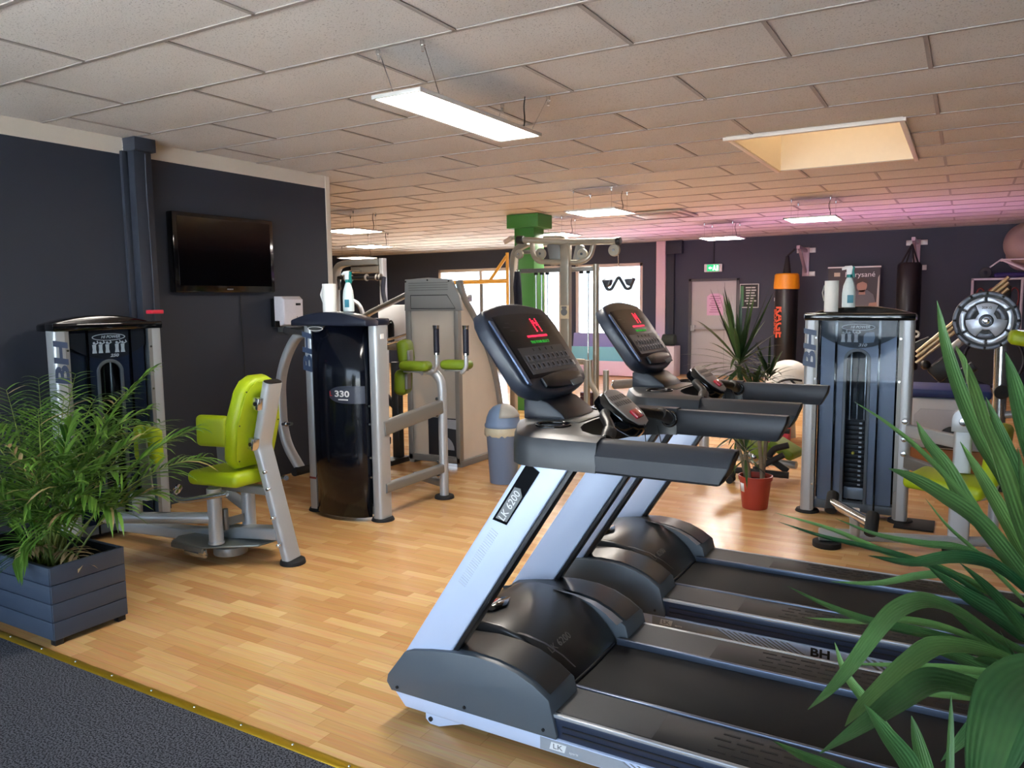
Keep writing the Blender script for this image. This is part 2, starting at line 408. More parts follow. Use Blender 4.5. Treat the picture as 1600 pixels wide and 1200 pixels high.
# ceiling tiles: each one sags a little in the grid
HX0, HX1, HY0, HY1 = -1.575, -.45, 5.995, 7.795
b = B(); g = B()
R = random.Random(3)
def tile(x0, x1, y0, y1):
    if x1-x0 < .03: return
    nx = max(2, int((x1-x0)/.2)); s = R.uniform(.002, .011); tl = R.uniform(-.002, .002)
    G = []
    for i in range(nx+1):
        u = i/nx; G.append([(x0+(x1-x0)*u, y0+(y1-y0)*v, CE+.004-s*(1-(2*u-1)**2)*(1-(2*v-1)**2)*1.0+tl*(u-.5)) for v in (0, .2, .4, .6, .8, 1)])
    b.grid(G)
k0, k1 = -11, 22
for k in range(k0, k1+1):
    y0 = 2.395+.6*k; y1 = y0+.6
    a0, a1 = max(y0, YF), min(y1, YB)
    if a1 <= a0: continue
    g.bx((XL, y0-.011, CE-.003), (XR, y0+.011, CE+.002)) if not (HY0 < y0 < HY1-.01) else g.bx((XL, y0-.011, CE-.003), (HX0, y0+.011, CE+.002)).bx((HX1, y0-.011, CE-.003), (XR, y0+.011, CE+.002))
    hole = y0 > HY0-.05 and y1 < HY1+.05
    j = -20 + ((k+1) % 2)
    while -3.816+.6*j < XR:
        xa, xb = -3.816+.6*j, -3.816+.6*(j+2); xa2, xb2 = max(xa, XL), min(xb, XR)
        if xb2 > xa2:
            if hole and xb2 > HX0 and xa2 < HX1:
                tile(xa2, min(xb2, HX0), a0, a1); tile(max(xa2, HX1), xb2, a0, a1)
            else: tile(xa2, xb2, a0, a1)
            if xa > XL and not (hole and HX0-.02 < xa < HX1+.02): g.bx((xa-.011, a0, CE-.003), (xa+.011, a1, CE+.002))
        j += 2
struct('ceiling', b, tile_m); struct('ceiling_grid', g, grid_m)
# roof slab and skylight shaft
b = B().bx((XL, YF, 3.0), (HX0-.08, YB, 3.1)).bx((HX1+.08, YF, 3.0), (XR, YB, 3.1)).bx((HX0-.08, YF, 3.0), (HX1+.08, HY0-.08, 3.1)).bx((HX0-.08, HY1+.08, 3.0), (HX1+.08, YB, 3.1))
b.bx((XL-.15, 5.5, 2.75), (XL, YB+.15, 3.1)).bx((XL, YB, 2.75), (XR, YB+.15, 3.1)).bx((XR, YF, 2.75), (XR+.15, YB, 3.1)).bx((-5.45, YF-.15, 2.75), (XR, YF, 3.1)).bx((-5.6, YF-.15, 2.75), (-5.45, 5.5, 3.1)).bx((XL, 5.4, 2.755), (-5.46, 5.5, 3.1))
struct('ceiling_roof', b, cream_m)
b = B().bx((HX0-.03, HY0-.03, 2.745), (HX0, HY1+.03, 3.6)).bx((HX1, HY0-.03, 2.745), (HX1+.03, HY1+.03, 3.6)).bx((HX0, HY0-.03, 2.745), (HX1, HY0, 3.6)).bx((HX0, HY1, 2.745), (HX1, HY1+.03, 3.6))
sk = struct('window_4', b, pbr('beige_shaft', (222, 208, 192), .8, 0, 0, 20, .03))
obj('rim', B().bx((HX0-.05, HY0-.045, 2.722), (HX1+.05, HY0-.005, 2.747), .003).bx((HX1+.005, HY0-.03, 2.728), (HX1+.04, HY1+.02, 2.747), .003).bx((HX0-.04, HY0-.03, 2.735), (HX0-.005, HY1+.02, 2.747), .003), frame_m, sk)
obj('dome', B().bx((HX0-.03, HY0-.03, 3.6), (HX1+.03, HY1+.03, 3.62)), clear('milky_dome', (150, 140, 120), mixf=.65, dcol=(235, 222, 196)), sk)

# ------------------------------------------------------------------ hanging lamps
def lamp_mat(name, col, s):
    return pbr(name, (250, 250, 248), .5, 0, 0, 10, .01, emit=col, es=s)
lit = lamp_mat('lit_diffuser', (255, 247, 236), LAMP)
alu = pbr('white_aluminium', (212, 208, 204), .35, .3, 0, 40, .02)
def lamp(x, y, sx, sy, z, label, group, hooks, z_c=CE-.004):
    t = thing('pendant_panel_lamp', label, 'lamp', (x, y, z), 0, group)
    b = B().bx((x-sx/2, y-sy/2, z-.008), (x-sx/2+.014, y+sy/2, z+.012), .002).bx((x+sx/2-.014, y-sy/2, z-.008), (x+sx/2, y+sy/2, z+.012), .002)
    b.bx((x-sx/2, y-sy/2, z-.008), (x+sx/2, y-sy/2+.014, z+.012), .002).bx((x-sx/2, y+sy/2-.014, z-.008), (x+sx/2, y+sy/2, z+.012), .002).bx((x-sx/2+.01, y-sy/2+.01, z+.004), (x+sx/2-.01, y+sy/2-.01, z+.011))
    obj('lamp_frame', b, alu, t)
    obj('diffuser', B().bx((x-sx/2+.0135, y-sy/2+.0135, z-.005), (x+sx/2-.0135, y+sy/2-.0135, z+.002)), lit, t)
    for hx, hy, dx, dy in hooks:
        h = obj('cable', B().cyl((x+hx, y+hy, z+.01), (x+hx+dx, y+hy+dy, z_c), .0022, n=6), steel, t)
        obj('ceiling_hook', B().cyl((x+hx+dx, y+hy+dy, z_c-.05), (x+hx+dx, y+hy+dy, z_c-.022), .007, .009, 10).cyl((x+hx+dx, y+hy+dy, z_c-.022), (x+hx+dx, y+hy+dy, z_c), .013, n=10), chrome, h)
    p = [(x+sx*.25, y+sy*.42, z+.012), (x+sx*.27, y+sy*.43, z+.08), (x+sx*.22, y+sy*.44, z_c-.06), (x+sx*.25, y+sy*.44, z_c)]
    obj('power_cord', B().tube(p, .004, .05), black_pl, t)
    return t
lamp(-2.37, 3.6, .295, 1.195, 2.53, 'long rectangular glowing lamp panel hung nearest the camera', None,
     [(-.13, -.42, .03, -.17), (.13, -.42, .03, -.17), (-.13, .5, 0, .11), (.13, .5, .06, .1)])
sq = [(-.22, -.22, 0, 0), (.22, -.22, 0, 0), (-.22, .22, 0, 0), (.22, .22, 0, 0)]
for x, y, lab in ((-3.48, 7.92, 'square glowing lamp panel hanging in front of the ceiling air vent'),
                  (-5.2, 10.2, 'square glowing lamp panel hanging just right of the green pillar'),
                  (-7.08, 7.98, 'square glowing lamp panel beside the left wall end, biggest of its row of three'),
                  (-8.78, 10.32, 'square glowing lamp panel left of the green pillar, middle of its row of three'),
                  (-11.2, 12.75, 'square glowing lamp panel far left, lowest and farthest of its row of three'),
                  (-1.65, 10.15, 'square glowing lamp panel hanging below the skylight towards the punching bags'),
                  (-3.37, 12.4, 'square glowing lamp panel hanging above the green exit sign')):
    lamp(x, y, .595, .595, 2.5, lab, 'square hanging lamp panels', sq)
# air cassette in the ceiling
t = thing('air_conditioning_cassette', 'flat beige air conditioning vent set into the ceiling', 'vent', (-3.75, 10.6, CE))
ac = pbr('beige_plastic', (200, 188, 180), .5)
obj('vent_panel', B().bx((-4.17, 10.18, CE-.035), (-3.33, 11.02, CE-.008), .008), ac, t)
obj('grille', B().bx((-3.98, 10.37, CE-.045), (-3.52, 10.83, CE-.034), .004), pbr('beige_grille', (176, 160, 148), .6), t)
for a, c in (((-4.12, 10.22), (-3.38, 10.28)), ((-4.12, 10.92), (-3.38, 10.98)), ((-4.13, 10.3), (-4.07, 10.9)), ((-3.43, 10.3), (-3.37, 10.9))):
    obj('flap', B().bx((*a, CE-.044), (*c, CE-.034), .003), pbr('flap_brown', (128, 112, 108), .6), t)
# green pillar
gm = pbr('green_paint', (62, 128, 56), .5, 0, .02, 60, .04)
b = B().bx((-5.51, 9.56, 0), (-5.2, 9.86, CE-.02), .006).bx((-5.6, 9.5, 2.56), (-5.1, 9.92, CE-.004), .006)
struct('column_green', b, gm)
t = thing('security_camera', 'small grey security camera on the side of the green pillar', 'camera', (-5.56, 9.6, 2.42))
obj('camera_body', B().box((-5.63, 9.6, 2.41), (.14, .06, .06), (0, rad(-25), 0), .01), ac, t)
obj('camera_mount', B().cyl((-5.52, 9.62, 2.44), (-5.57, 9.61, 2.43), .028), ac, t)
# ------------------------------------------------------------------ treadmill (built at its place, world coordinates)
Y0, Y1 = 2.165, 3.03; YC = 2.5975
XT = .36                                     # tail end
pbr('trim_steel', (132, 140, 150), .35, .6, 0, 30, .05)
T = thing('treadmill', 'nearest treadmill, front one of two, with big black console and pale slanted uprights', 'treadmill', (-.7, YC, 0), 0, None)
for s in (0, 1):
    m = (lambda y: y) if s == 0 else (lambda y: 2*YC-y)
    yb = lambda a, c: (min(m(a), m(c)), max(m(a), m(c)))
    def pr(poly, a, c, bev=0., seg=2):
        p, q = yb(a, c); return B().prism(poly, 'y', p, q, bev, seg)
    # lower rail, side band, foot rail
    rl = obj('frame_rail', pr([(-1.79, .105), (-1.74, .052), (XT, .052), (XT, .105)], 2.168, 2.22, .006), white_pt, T)
    sd = obj('side_band', pr([(-1.15, .105), (-1.15, .176), (XT, .176), (XT, .105)], 2.175, 2.23, .004), navy_pl, T)
    b = B()
    for z in (.128, .15): b.bx((-1.09, *yb(2.172, 2.176)[:1], z), (XT-.02, yb(2.172, 2.176)[1], z+.004))
    obj('groove', b, black_pl, sd)
    obj('rail_edge', pr([(-1.15, .176), (-1.15, .188), (XT, .188), (XT, .176)], 2.172, 2.19, .003), silver, T)
    fr = obj('foot_rail', pr([(-1.16, .15), (-1.16, .187), (XT, .187), (XT, .15)], 2.19, 2.375, .004), foot_m, T)
    for k in range(4):
        b = B(); y = 2.225+.035*k
        for i in range(14):
            x = -.62+.07*i+.02*(k % 2); b.bx((x, m(y)-.004, .186), (x+.052, m(y)+.004, .1885))
        obj('grip_strip', b, ink_b, fr)
    obj('step_plate', pr([(-1.14, .187), (-1.14, .1885), (-.86, .1885), (-.79, .187)], 2.195, 2.37), pbr('step_grey', (70, 71, 72), .5, 0, .2, 500, .1, stretch=(1, 40, 1)), fr)
    obj('inner_rail', pr([(-1.16, .16), (-1.16, .192), (XT, .192), (XT, .16)], 2.375, 2.39, .003), pbr('blue_steel_rail', (96, 106, 124), .3, .6, 0, 30, .05), T)
    # side cover around the motor
    pc = [(-1.80, .105), (-1.822, .135), (-1.815, .165), (-1.735, .268), (-1.70, .283), (-1.62, .300), (-1.53, .314), (-1.43, .322), (-1.34, .318), (-1.26, .302), (-1.19, .272), (-1.135, .236), (-1.105, .12), (-1.11, .105)]
    cv = obj('side_cover', pr(pc, 2.162, 2.36, .005, 2), pbr('slate_plastic', (80, 88, 95), .4, 0, .02, 300, .05) if s == 0 else MATS['slate_plastic'], T)
    bolts('screw', [((x, m(2.163), z), (x, m(2.158), z)) for x, z in ((-1.77, .125), (-1.47, .125), (-1.155, .13))], .006, black_pl, cv, 10, 0)
    top = [(-1.70, .284), (-1.62, .301), (-1.53, .315), (-1.43, .323), (-1.34, .319), (-1.26, .303), (-1.19, .273), (-1.14, .24)]
    b = B(); b.grid([[(x, m(2.185), z+.006) for x, z in top], [(x, m(2.34), z+.012) for x, z in top]], flip=(s == 1)); obj('cover_top', b, hood_pl, cv)
    b = B(); b.grid([[(x, m(2.372), z+.010+.012*i/7) for i, (x, z) in enumerate(top)], [(x, m(2.384+(.055*(i/7) if s else .002)), z+(.03 if s else .016)) for i, (x, z) in enumerate(top)]], flip=(s == 1)); obj('hood_trim', b, MATS['trim_steel'] if s else black_pl, cv)
    # slanted upright
    up = [(-1.752, .25), (-1.572, .25), (-1.062, 1.03), (-1.232, 1.03)]
    u = obj('upright', pr(up, 2.18, 2.235, .008), white_pt, T)
    obj('upright_edge', pr([(-1.571, .25), (-1.550, .25), (-1.040, 1.03), (-1.061, 1.03)], 2.184, 2.23, .003), black_pl, u)
    # badge
    bp = [(-1.3305, .925), (-1.307, .932), (-1.258, .935), (-1.392, .715), (-1.44, .70)]
    dx = V((.515, 0, .78)).normalized()
    def along(q, a):
        return (q[0]+dx.x*a, q[1]+dx.z*a)
    o0 = (-1.428+.53*.115+.022, .716+.85*.115); dn = V((dx.z, 0, -dx.x))
    quad = [(0, -.008), (.02, .045), (.25, .045), (.25, -.008)]
    P2 = [(o0[0]+dx.x*a+dn.x*c, o0[1]+dx.z*a+dn.z*c) for a, c in quad]
    bd = obj('badge', pr(P2, 2.176, 2.182, 0), gloss_blk, u)
    quad = [(.015, 0), (.03, .04), (.14, .04), (.16, .02), (.15, 0)]
    P2 = [(o0[0]+dx.x*a+dn.x*c, o0[1]+dx.z*a+dn.z*c) for a, c in quad]
    obj('badge_plate', pr(P2, 2.1735, 2.177, 0), ink_g, bd)
    c0 = V((o0[0], m(2.173), o0[1]))+dx*.085+dn*.02
    if s == 0: text('lettering', 'LK 6200', .036, ink_w, bd, frame(c0, dx, -dn))
    b = B()
    for k in range(26):
        q = [(-.03-.010*k, .004), (-.03-.010*k, .036), (-.033-.010*k, .036), (-.033-.010*k, .004)]
        b.prism([(o0[0]+dx.x*a+dn.x*c, o0[1]+dx.z*a+dn.z*c) for a, c in q], 'y', *yb(2.1785, 2.1805))
    obj('fine_lines', b, pbr('pale_grey_print', (188, 196, 210), .5), u)
    # handrail arm
    sec = [(m(2.167), 1.024), (m(2.163), 1.072), (m(2.190), 1.108), (m(2.206), 1.116), (m(2.242), 1.116), (m(2.252), 1.10), (m(2.247), 1.04), (m(2.232), 1.017), (m(2.18), 1.015)]
    hb = B(); n = len(sec)
    xs = [(-.968, 0), (-.64, 0), (-.60, 1), (-.585, 2)]
    R0 = [hb.bm.verts.new((-.97, y, z)) for y, z in sec]
    R1 = [hb.bm.verts.new((-.552-.04*max(0, (1.124-z)/.108)**1.8, y, z)) for y, z in sec]
    for k in range(n): hb.bm.faces.new((R0[k], R0[(k+1) % n], R1[(k+1) % n], R1[k]))
    hb.bm.faces.new(R0[::-1]); hb.bm.faces.new(R1); bmesh.ops.recalc_face_normals(hb.bm, faces=hb.bm.faces[:])
    hr = obj('handrail', hb, dark_pl, T)
    tp = B(); c = V((0, m(2.226), 1.08))
    A = [tp.bm.verts.new((-.5505-.04*max(0, (1.124-z)/.108)**1.8, c.y+(y-c.y)*.97, c.z+(z-c.z)*.97)) for y, z in sec]
    tp.bm.faces.new(A); obj('end_cap', tp, black_pl, hr, solid=.006)
    # cup holder
    cx, cy = -1.215, m(2.365)
    ch = obj('cup_holder', B().torus((cx, cy, 1.1235), .058, .006).cyl((cx, cy, 1.1215), (cx, cy, 1.1235), .056, n=28), gloss_blk, T)
    # transport wheel bracket and rear foot
    wb = obj('wheel_bracket', pr([(-1.66, .055), (-1.66, .02), (-1.64, .004), (-1.6, .004), (-1.5, .04), (-1.46, .055)], 2.185, 2.21, .004), white_pt, T)
    obj('wheel', B().cyl((-1.63, m(2.215), .026), (-1.63, m(2.245), .026), .026, n=18, bev=.004).cyl((-1.635, m(2.18), .026), (-1.635, m(2.186), .026), .009, n=12), black_pl, wb)
    obj('rear_foot', B().cyl((.25, m(2.26), 0), (.25, m(2.26), .055), .03, .022), rubber, T)
    obj('rear_end_cap', pr([(XT, .05), (XT, .19), (XT+.03, .18), (XT+.035, .06)], 2.165, 2.39, .006), black_pl, T)
# lettering on the near lower rail
fx = lambda x, z, d=2.1665: frame((x, d, z), (1, 0, 0), (0, 0, 1))
lk = obj('logo_plate', B().prism([(-1.135, .067), (-1.128, .093), (-1.072, .093), (-1.079, .067)], 'y', 2.1665, 2.169), ink_w, T)
text('lettering', 'LK', .025, ink_g, lk, fx(-1.104, .08, 2.166), sx=1.3)
text('lettering', 'sports', .013, ink_w, lk, fx(-1.045, .075, 2.166))
obj('rail_panel', B().prism([(-1.17, .058), (-1.17, .100), (-.88, .100), (-.80, .058)], 'y', 2.1672, 2.169), pbr('rail_grey', (150, 156, 164), .45), T)
b = B()
for k in range(13): b.prism([(-.855+.025*k+.055, .058), (-.855+.025*k+.064, .058), (-.855+.025*k-.014, .1), (-.855+.025*k-.023, .1)], 'y', 2.1672, 2.169)
obj('rail_stripes', b, ink_g, T)
text('lettering', 'BH', .05, ink_b, T, fx(-.44, .08, 2.1665), bold=.0015, sx=1.25)
obj('underline', B().bx((-.50, 2.1668, .0575), (-.38, 2.168, .061)), ink_r, T)
b = B()
for k in range(7): b.prism([(-.22+.03*k, .058), (-.205+.03*k, .058), (-.265+.03*k, .1), (-.28+.03*k, .1)], 'y', 2.1672, 2.169)
obj('rail_stripes', b, ink_g, T)
# belt and deck
obj('deck', B().bx((-1.5, 2.23, .07), (XT, 2*YC-2.23, .15)), black_pl, T)
bl = obj('running_belt', B().bx((-1.3, 2.39, .15), (XT-.01, 2*YC-2.39, .168), .003), belt_m, T)
obj('belt_sticker', B().bx((-.585, 2.82, .1682), (-.535, 2.865, .1688)), ink_w, bl)
b = B()
for k in range(3): b.bx((-.527+.054*k, 2.82, .1682), (-.482+.054*k, 2.862, .1688))
obj('belt_sticker', b, ink_g, bl)
# motor hood between the side covers
hp = [(-1.795, .07), (-1.80, .15), (-1.76, .235), (-1.70, .298), (-1.62, .338), (-1.53, .355), (-1.44, .352), (-1.36, .333), (-1.28, .292), (-1.215, .238), (-1.175, .186), (-1.165, .165), (-1.2, .07)]
hd = obj('motor_hood', B().prism(hp, 'y', 2.362, 2*YC-2.362, .012, 3), hood_pl, T)
obj('hood_lip', B().tube([(-1.168, 2.40, .171), (-1.163, YC, .171), (-1.168, 2*YC-2.40, .171)], .007), black_pl, hd)
text('lettering', 'LK 6200', .04, pbr('faint_print', (84, 84, 82), .5), hd, frame((-1.247, 2.47, .2905), (0, 1, 0), (-.62, 0, .50)), sx=1.2)
st = obj('warning_sticker', B().poly([(-1.64, 2.47, .343), (-1.53, 2.455, .3625), (-1.51, 2.53, .3635), (-1.54, 2.61, .3625), (-1.64, 2.61, .343)]), gloss_blk, hd, solid=.002)
obj('sticker_band', B().poly([(-1.60, 2.51, .3525), (-1.565, 2.51, .3585), (-1.565, 2.58, .3585), (-1.60, 2.58, .3525)]), ink_w, st, solid=.003)
obj('sticker_band', B().poly([(-1.59, 2.515, .3555), (-1.575, 2.515, .358), (-1.575, 2.575, .358), (-1.59, 2.575, .3555)]), ink_r, st, solid=.0035)
# dashboard: U-shaped tray that carries both arms
pl = [(-.968, 2.165), (-1.20, 2.165), (-1.245, 2.175), (-1.285, 2.21), (-1.33, 2.29), (-1.39, 2.40), (-1.425, 2.48)]
inn = [(-.968, 2.248), (-1.02, 2.258), (-1.075, 2.30), (-1.115, 2.37), (-1.135, 2.44), (-1.14, 2.52)]
mir = lambda L: [(x, 2*YC-y) for x, y in L][::-1]
poly = pl+mir(pl)+mir(inn)[::1][::-1][::-1]
poly = pl + mir(pl) + [(x, 2*YC-y) for x, y in inn] + inn[::-1]
t = bmesh.new()
A = [t.verts.new((x, y, 1.017)) for x, y in poly]; Cc = [t.verts.new((x, y, 1.122)) for x, y in poly]; n = len(poly)
t.faces.new(A[::-1]); tf = t.faces.new(Cc)
for k in range(n): t.faces.new((A[k], A[(k+1) % n], Cc[(k+1) % n], Cc[k]))
bmesh.ops.recalc_face_normals(t, faces=t.faces[:])
no = len(pl)*2
oe = [e for e in t.edges if all(v in Cc[:no] for v in e.verts)]
bmesh.ops.bevel(t, geom=oe, offset=.042, segments=2, profile=.55, affect='EDGES')
db = B(); db._take(t); dash = obj('dashboard', db, pbr('dash_plastic', (52, 54, 57), .36, .05, .04, 600, .06), T, sharp=30)
obj('seam', B().bx((-.9705, 2.1655, 1.04), (-.9675, 2.1665, 1.08)), ink_g, dash)
obj('dash_tray', B().box((-1.20, YC, 1.1235), (.09, .30, .004), None, .0015), pbr('tray_plastic', (96, 92, 84), .4), dash)
b = B().prism([(-1.40, 1.118), (-1.22, 1.118), (-1.24, 1.145), (-1.30, 1.185), (-1.37, 1.205), (-1.40, 1.19)], 'y', 2.48, 2*YC-2.46, .012, 2)
obj('console_neck', b, pbr('deep_navy_plastic', (22, 27, 38), .4), T)
# console, tilted towards the runner
pu, pv = V((0, 1, 0)), (V((-1.300, 0, 1.225))-V((-1.508, 0, 1.515))).normalized()
pn = pu.cross(pv); pn = pn if pn.x > 0 else -pn
O = V((-1.508, YC+.017, 1.515))
def cp(u, v, h=0): return O+pu*u+pv*v+pn*h
def cframe(u, v, h=.001): return frame(cp(u, v, h), pu, -pv)
MC = MX(((pu.x, pv.x, pn.x, O.x), (pu.y, pv.y, pn.y, O.y), (pu.z, pv.z, pn.z, O.z), (0, 0, 0, 1)))
arc = lambda x0, x1, y, d, n=8: [(x0+(x1-x0)*k/n, y+d*(1-(2*k/n-1)**2)) for k in range(n+1)]
out = arc(-.225, .225, -.005, -.03)+[(.25, .03), (.262, .08), (.255, .30), (.235, .335)]+arc(.2, -.2, .352, .03)+[(-.235, .335), (-.255, .30), (-.262, .08), (-.25, .03)]
YCC = 2.615
cs = obj('console', B().prism(out, 'z', -.062, 0, .014, 3, M=MC), pbr('console_navy', (38, 44, 56), .36, 0, .03, 500, .06), T)
for sx in (-1,):
    obj('edge_trim', B().prism([(sx*.243, .045), (sx*.222, .05), (sx*.218, .325), (sx*.240, .318)], 'z', .0, .009, .003, M=MC), pbr('blue_trim', (88, 104, 134), .3, .3), cs)
sc = obj('display', B().prism(arc(-.2, .2, .03, -.012)+[(.2, .30), (-.2, .30)], 'z', 0, .004, .001, M=MC), gloss_blk if False else pbr('console_glass', (20, 23, 30), .38, 0, 0, 10, .05, spec=.25), cs)
led = pbr('red_led', (255, 30, 60), .5, emit=(255, 30, 60), es=1.6)
b = B()
for i, row in enumerate(('1001', '1101', '1111', '1011', '1001', '1001', '1001')):
    for j, ch_ in enumerate(row):
        if ch_ == '1': b.box(cp(.062+.0125*j, .048+.0092*i, .0048), (.0055, .0055, .002), MC.to_3x3().to_4x4())
obj('led_digits', b, led, sc)
obj('led_bar', B().box(cp(.04, .125, .0048), (.155, .007, .002), MC.to_3x3().to_4x4()), led, sc)
text('screen_text', 'THIS YOUR SELECT', .017, pbr('green_led', (50, 190, 60), .5, emit=(50, 190, 60), es=.2), sc, cframe(.035, .152, .005))
kp = obj('keypad', B().prism([(-.165, .172), (.185, .172), (.185, .285), (-.165, .285)], 'z', .004, .0055, M=MC), pbr('keypad_grey', (74, 79, 88), .4), sc)
b = B(); b2 = B()
for j in range(9):
    for i in range(2):
        q = -.145+.038*j; r = .205+.036*i
        b.prism([(q, r), (q+.030, r), (q+.030, r+.028), (q, r+.028)], 'z', .0055, .0075, .001, M=MC)
        b2.prism([(q+.009, r+.007), (q+.021, r+.007), (q+.021, r+.021), (q+.009, r+.021)], 'z', .0074, .008, M=MC)
ky = obj('key', b, pbr('key_grey', (92, 98, 108), .4), kp); obj('key_symbols', b2, ink_b, kp)
b = B()
for j in range(4): b.box(cp(-.06+.05*j, .185, .0062), (.006, .012, .001), MC.to_3x3().to_4x4())
obj('key_symbols', b, ink_b, kp)
obj('label_spot', B().box(cp(.195, .262, .006), (.014, .022, .002), MC.to_3x3().to_4x4(), .002), ink_w, sc)
obj('console_ledge', B().prism(arc(-.14, .17, .308, -.014)+arc(.17, -.14, .345, .012), 'z', .0, .016, .006, M=MC), pbr('ledge_black', (20, 23, 30), .35), cs)
obj('info_plate', B().prism([(.05, .342), (.15, .335), (.155, .358), (.055, .364)], 'z', .013, .018, .001, M=MC), ink_g, cs)
for q, r, l_ in ((-.13, .06, .03), (-.15, .078, .05), (-.12, .094, .035), (.14, .06, .04), (.15, .08, .03)): obj('screen_mark', B().box(cp(q, r, .0045), (l_, .004, .001), MC.to_3x3().to_4x4()), pbr('dim_print', (52, 56, 62), .5), sc)
# cross handlebar with the control paddle in the middle
hbm = pbr('dark_grip', (58, 56, 54), .4, .1, .1, 400, .06)
hbar = obj('handlebar', B().tube([(-.985, 2.285, 1.085), (-1.0, 2.36, 1.13), (-1.075, 2.47, 1.155), (-1.10, YC, 1.15), (-1.075, 2*YC-2.47, 1.135), (-1.0, 2*YC-2.36, 1.112), (-.985, 2*YC-2.285, 1.085)], circ(.018, 12), .05), black_pl, T)
for s in (0, 1):
    m = (lambda y: y) if s == 0 else (lambda y: 2*YC-y)
    obj('grip_sleeve', B().cyl((-.998, m(2.35), 1.122-.006*s), (-.988, m(2.29), 1.088), .0235, n=16, bev=.003), hbm, hbar)
    obj('bar_socket', B().torus((-.985, m(2.286), 1.085), .028, .006, M=MX.Rotation(PI/2, 4, 'X')), gloss_blk, hbar)
px_, pz_ = V((.64, 0, -.52)).normalized(), V((.52, 0, .64)).normalized()
Mp = frame((-1.045, YC, 1.17), px_, (0, 1, 0))
oct_ = [(-.085, -.06), (-.035, -.09), (.055, -.085), (.10, -.05), (.112, 0), (.10, .05), (.055, .085), (-.035, .09), (-.085, .06), (-.095, 0)]
pb = obj('control_paddle', B().prism(oct_, 'z', -.06, 0, .02, 3, M=Mp), gloss_blk, T)
obj('paddle_face', B().prism([(x*.9, y*.9) for x, y in oct_], 'z', -.001, .005, .002, M=Mp), pbr('paddle_grey', (152, 144, 138), .5), pb)
b = B()
for a in range(7):
    y = -.06+.02*a
    for x in (-.045, -.015): b.prism([(x-.008, y-.006), (x+.012, y-.006), (x+.012, y+.006), (x-.008, y+.006)], 'z', .004, .0065, .001, M=Mp)
obj('paddle_keys', b, pbr('paddle_key', (98, 90, 86), .5), pb)
obj('stop_button', B().prism([(.03, -.03), (.07, -.03), (.07, .03), (.03, .03)], 'z', .004, .016, .004, M=Mp), pbr('red_button', (196, 26, 48), .25, 0, 0, 20, .04, coat=.5), pb)
obj('safety_cord', B().tube([(-.96, YC-.03, 1.115), (-.95, YC-.035, 1.03), (-.935, YC, .99), (-.925, YC+.06, 1.02), (-.94, YC+.05, 1.10)], .0016, .02), ink_b, pb)
T2 = dup(T, (-.72, YC+1.135, 0), 'farther treadmill, behind the front one, black console facing the potted plant')
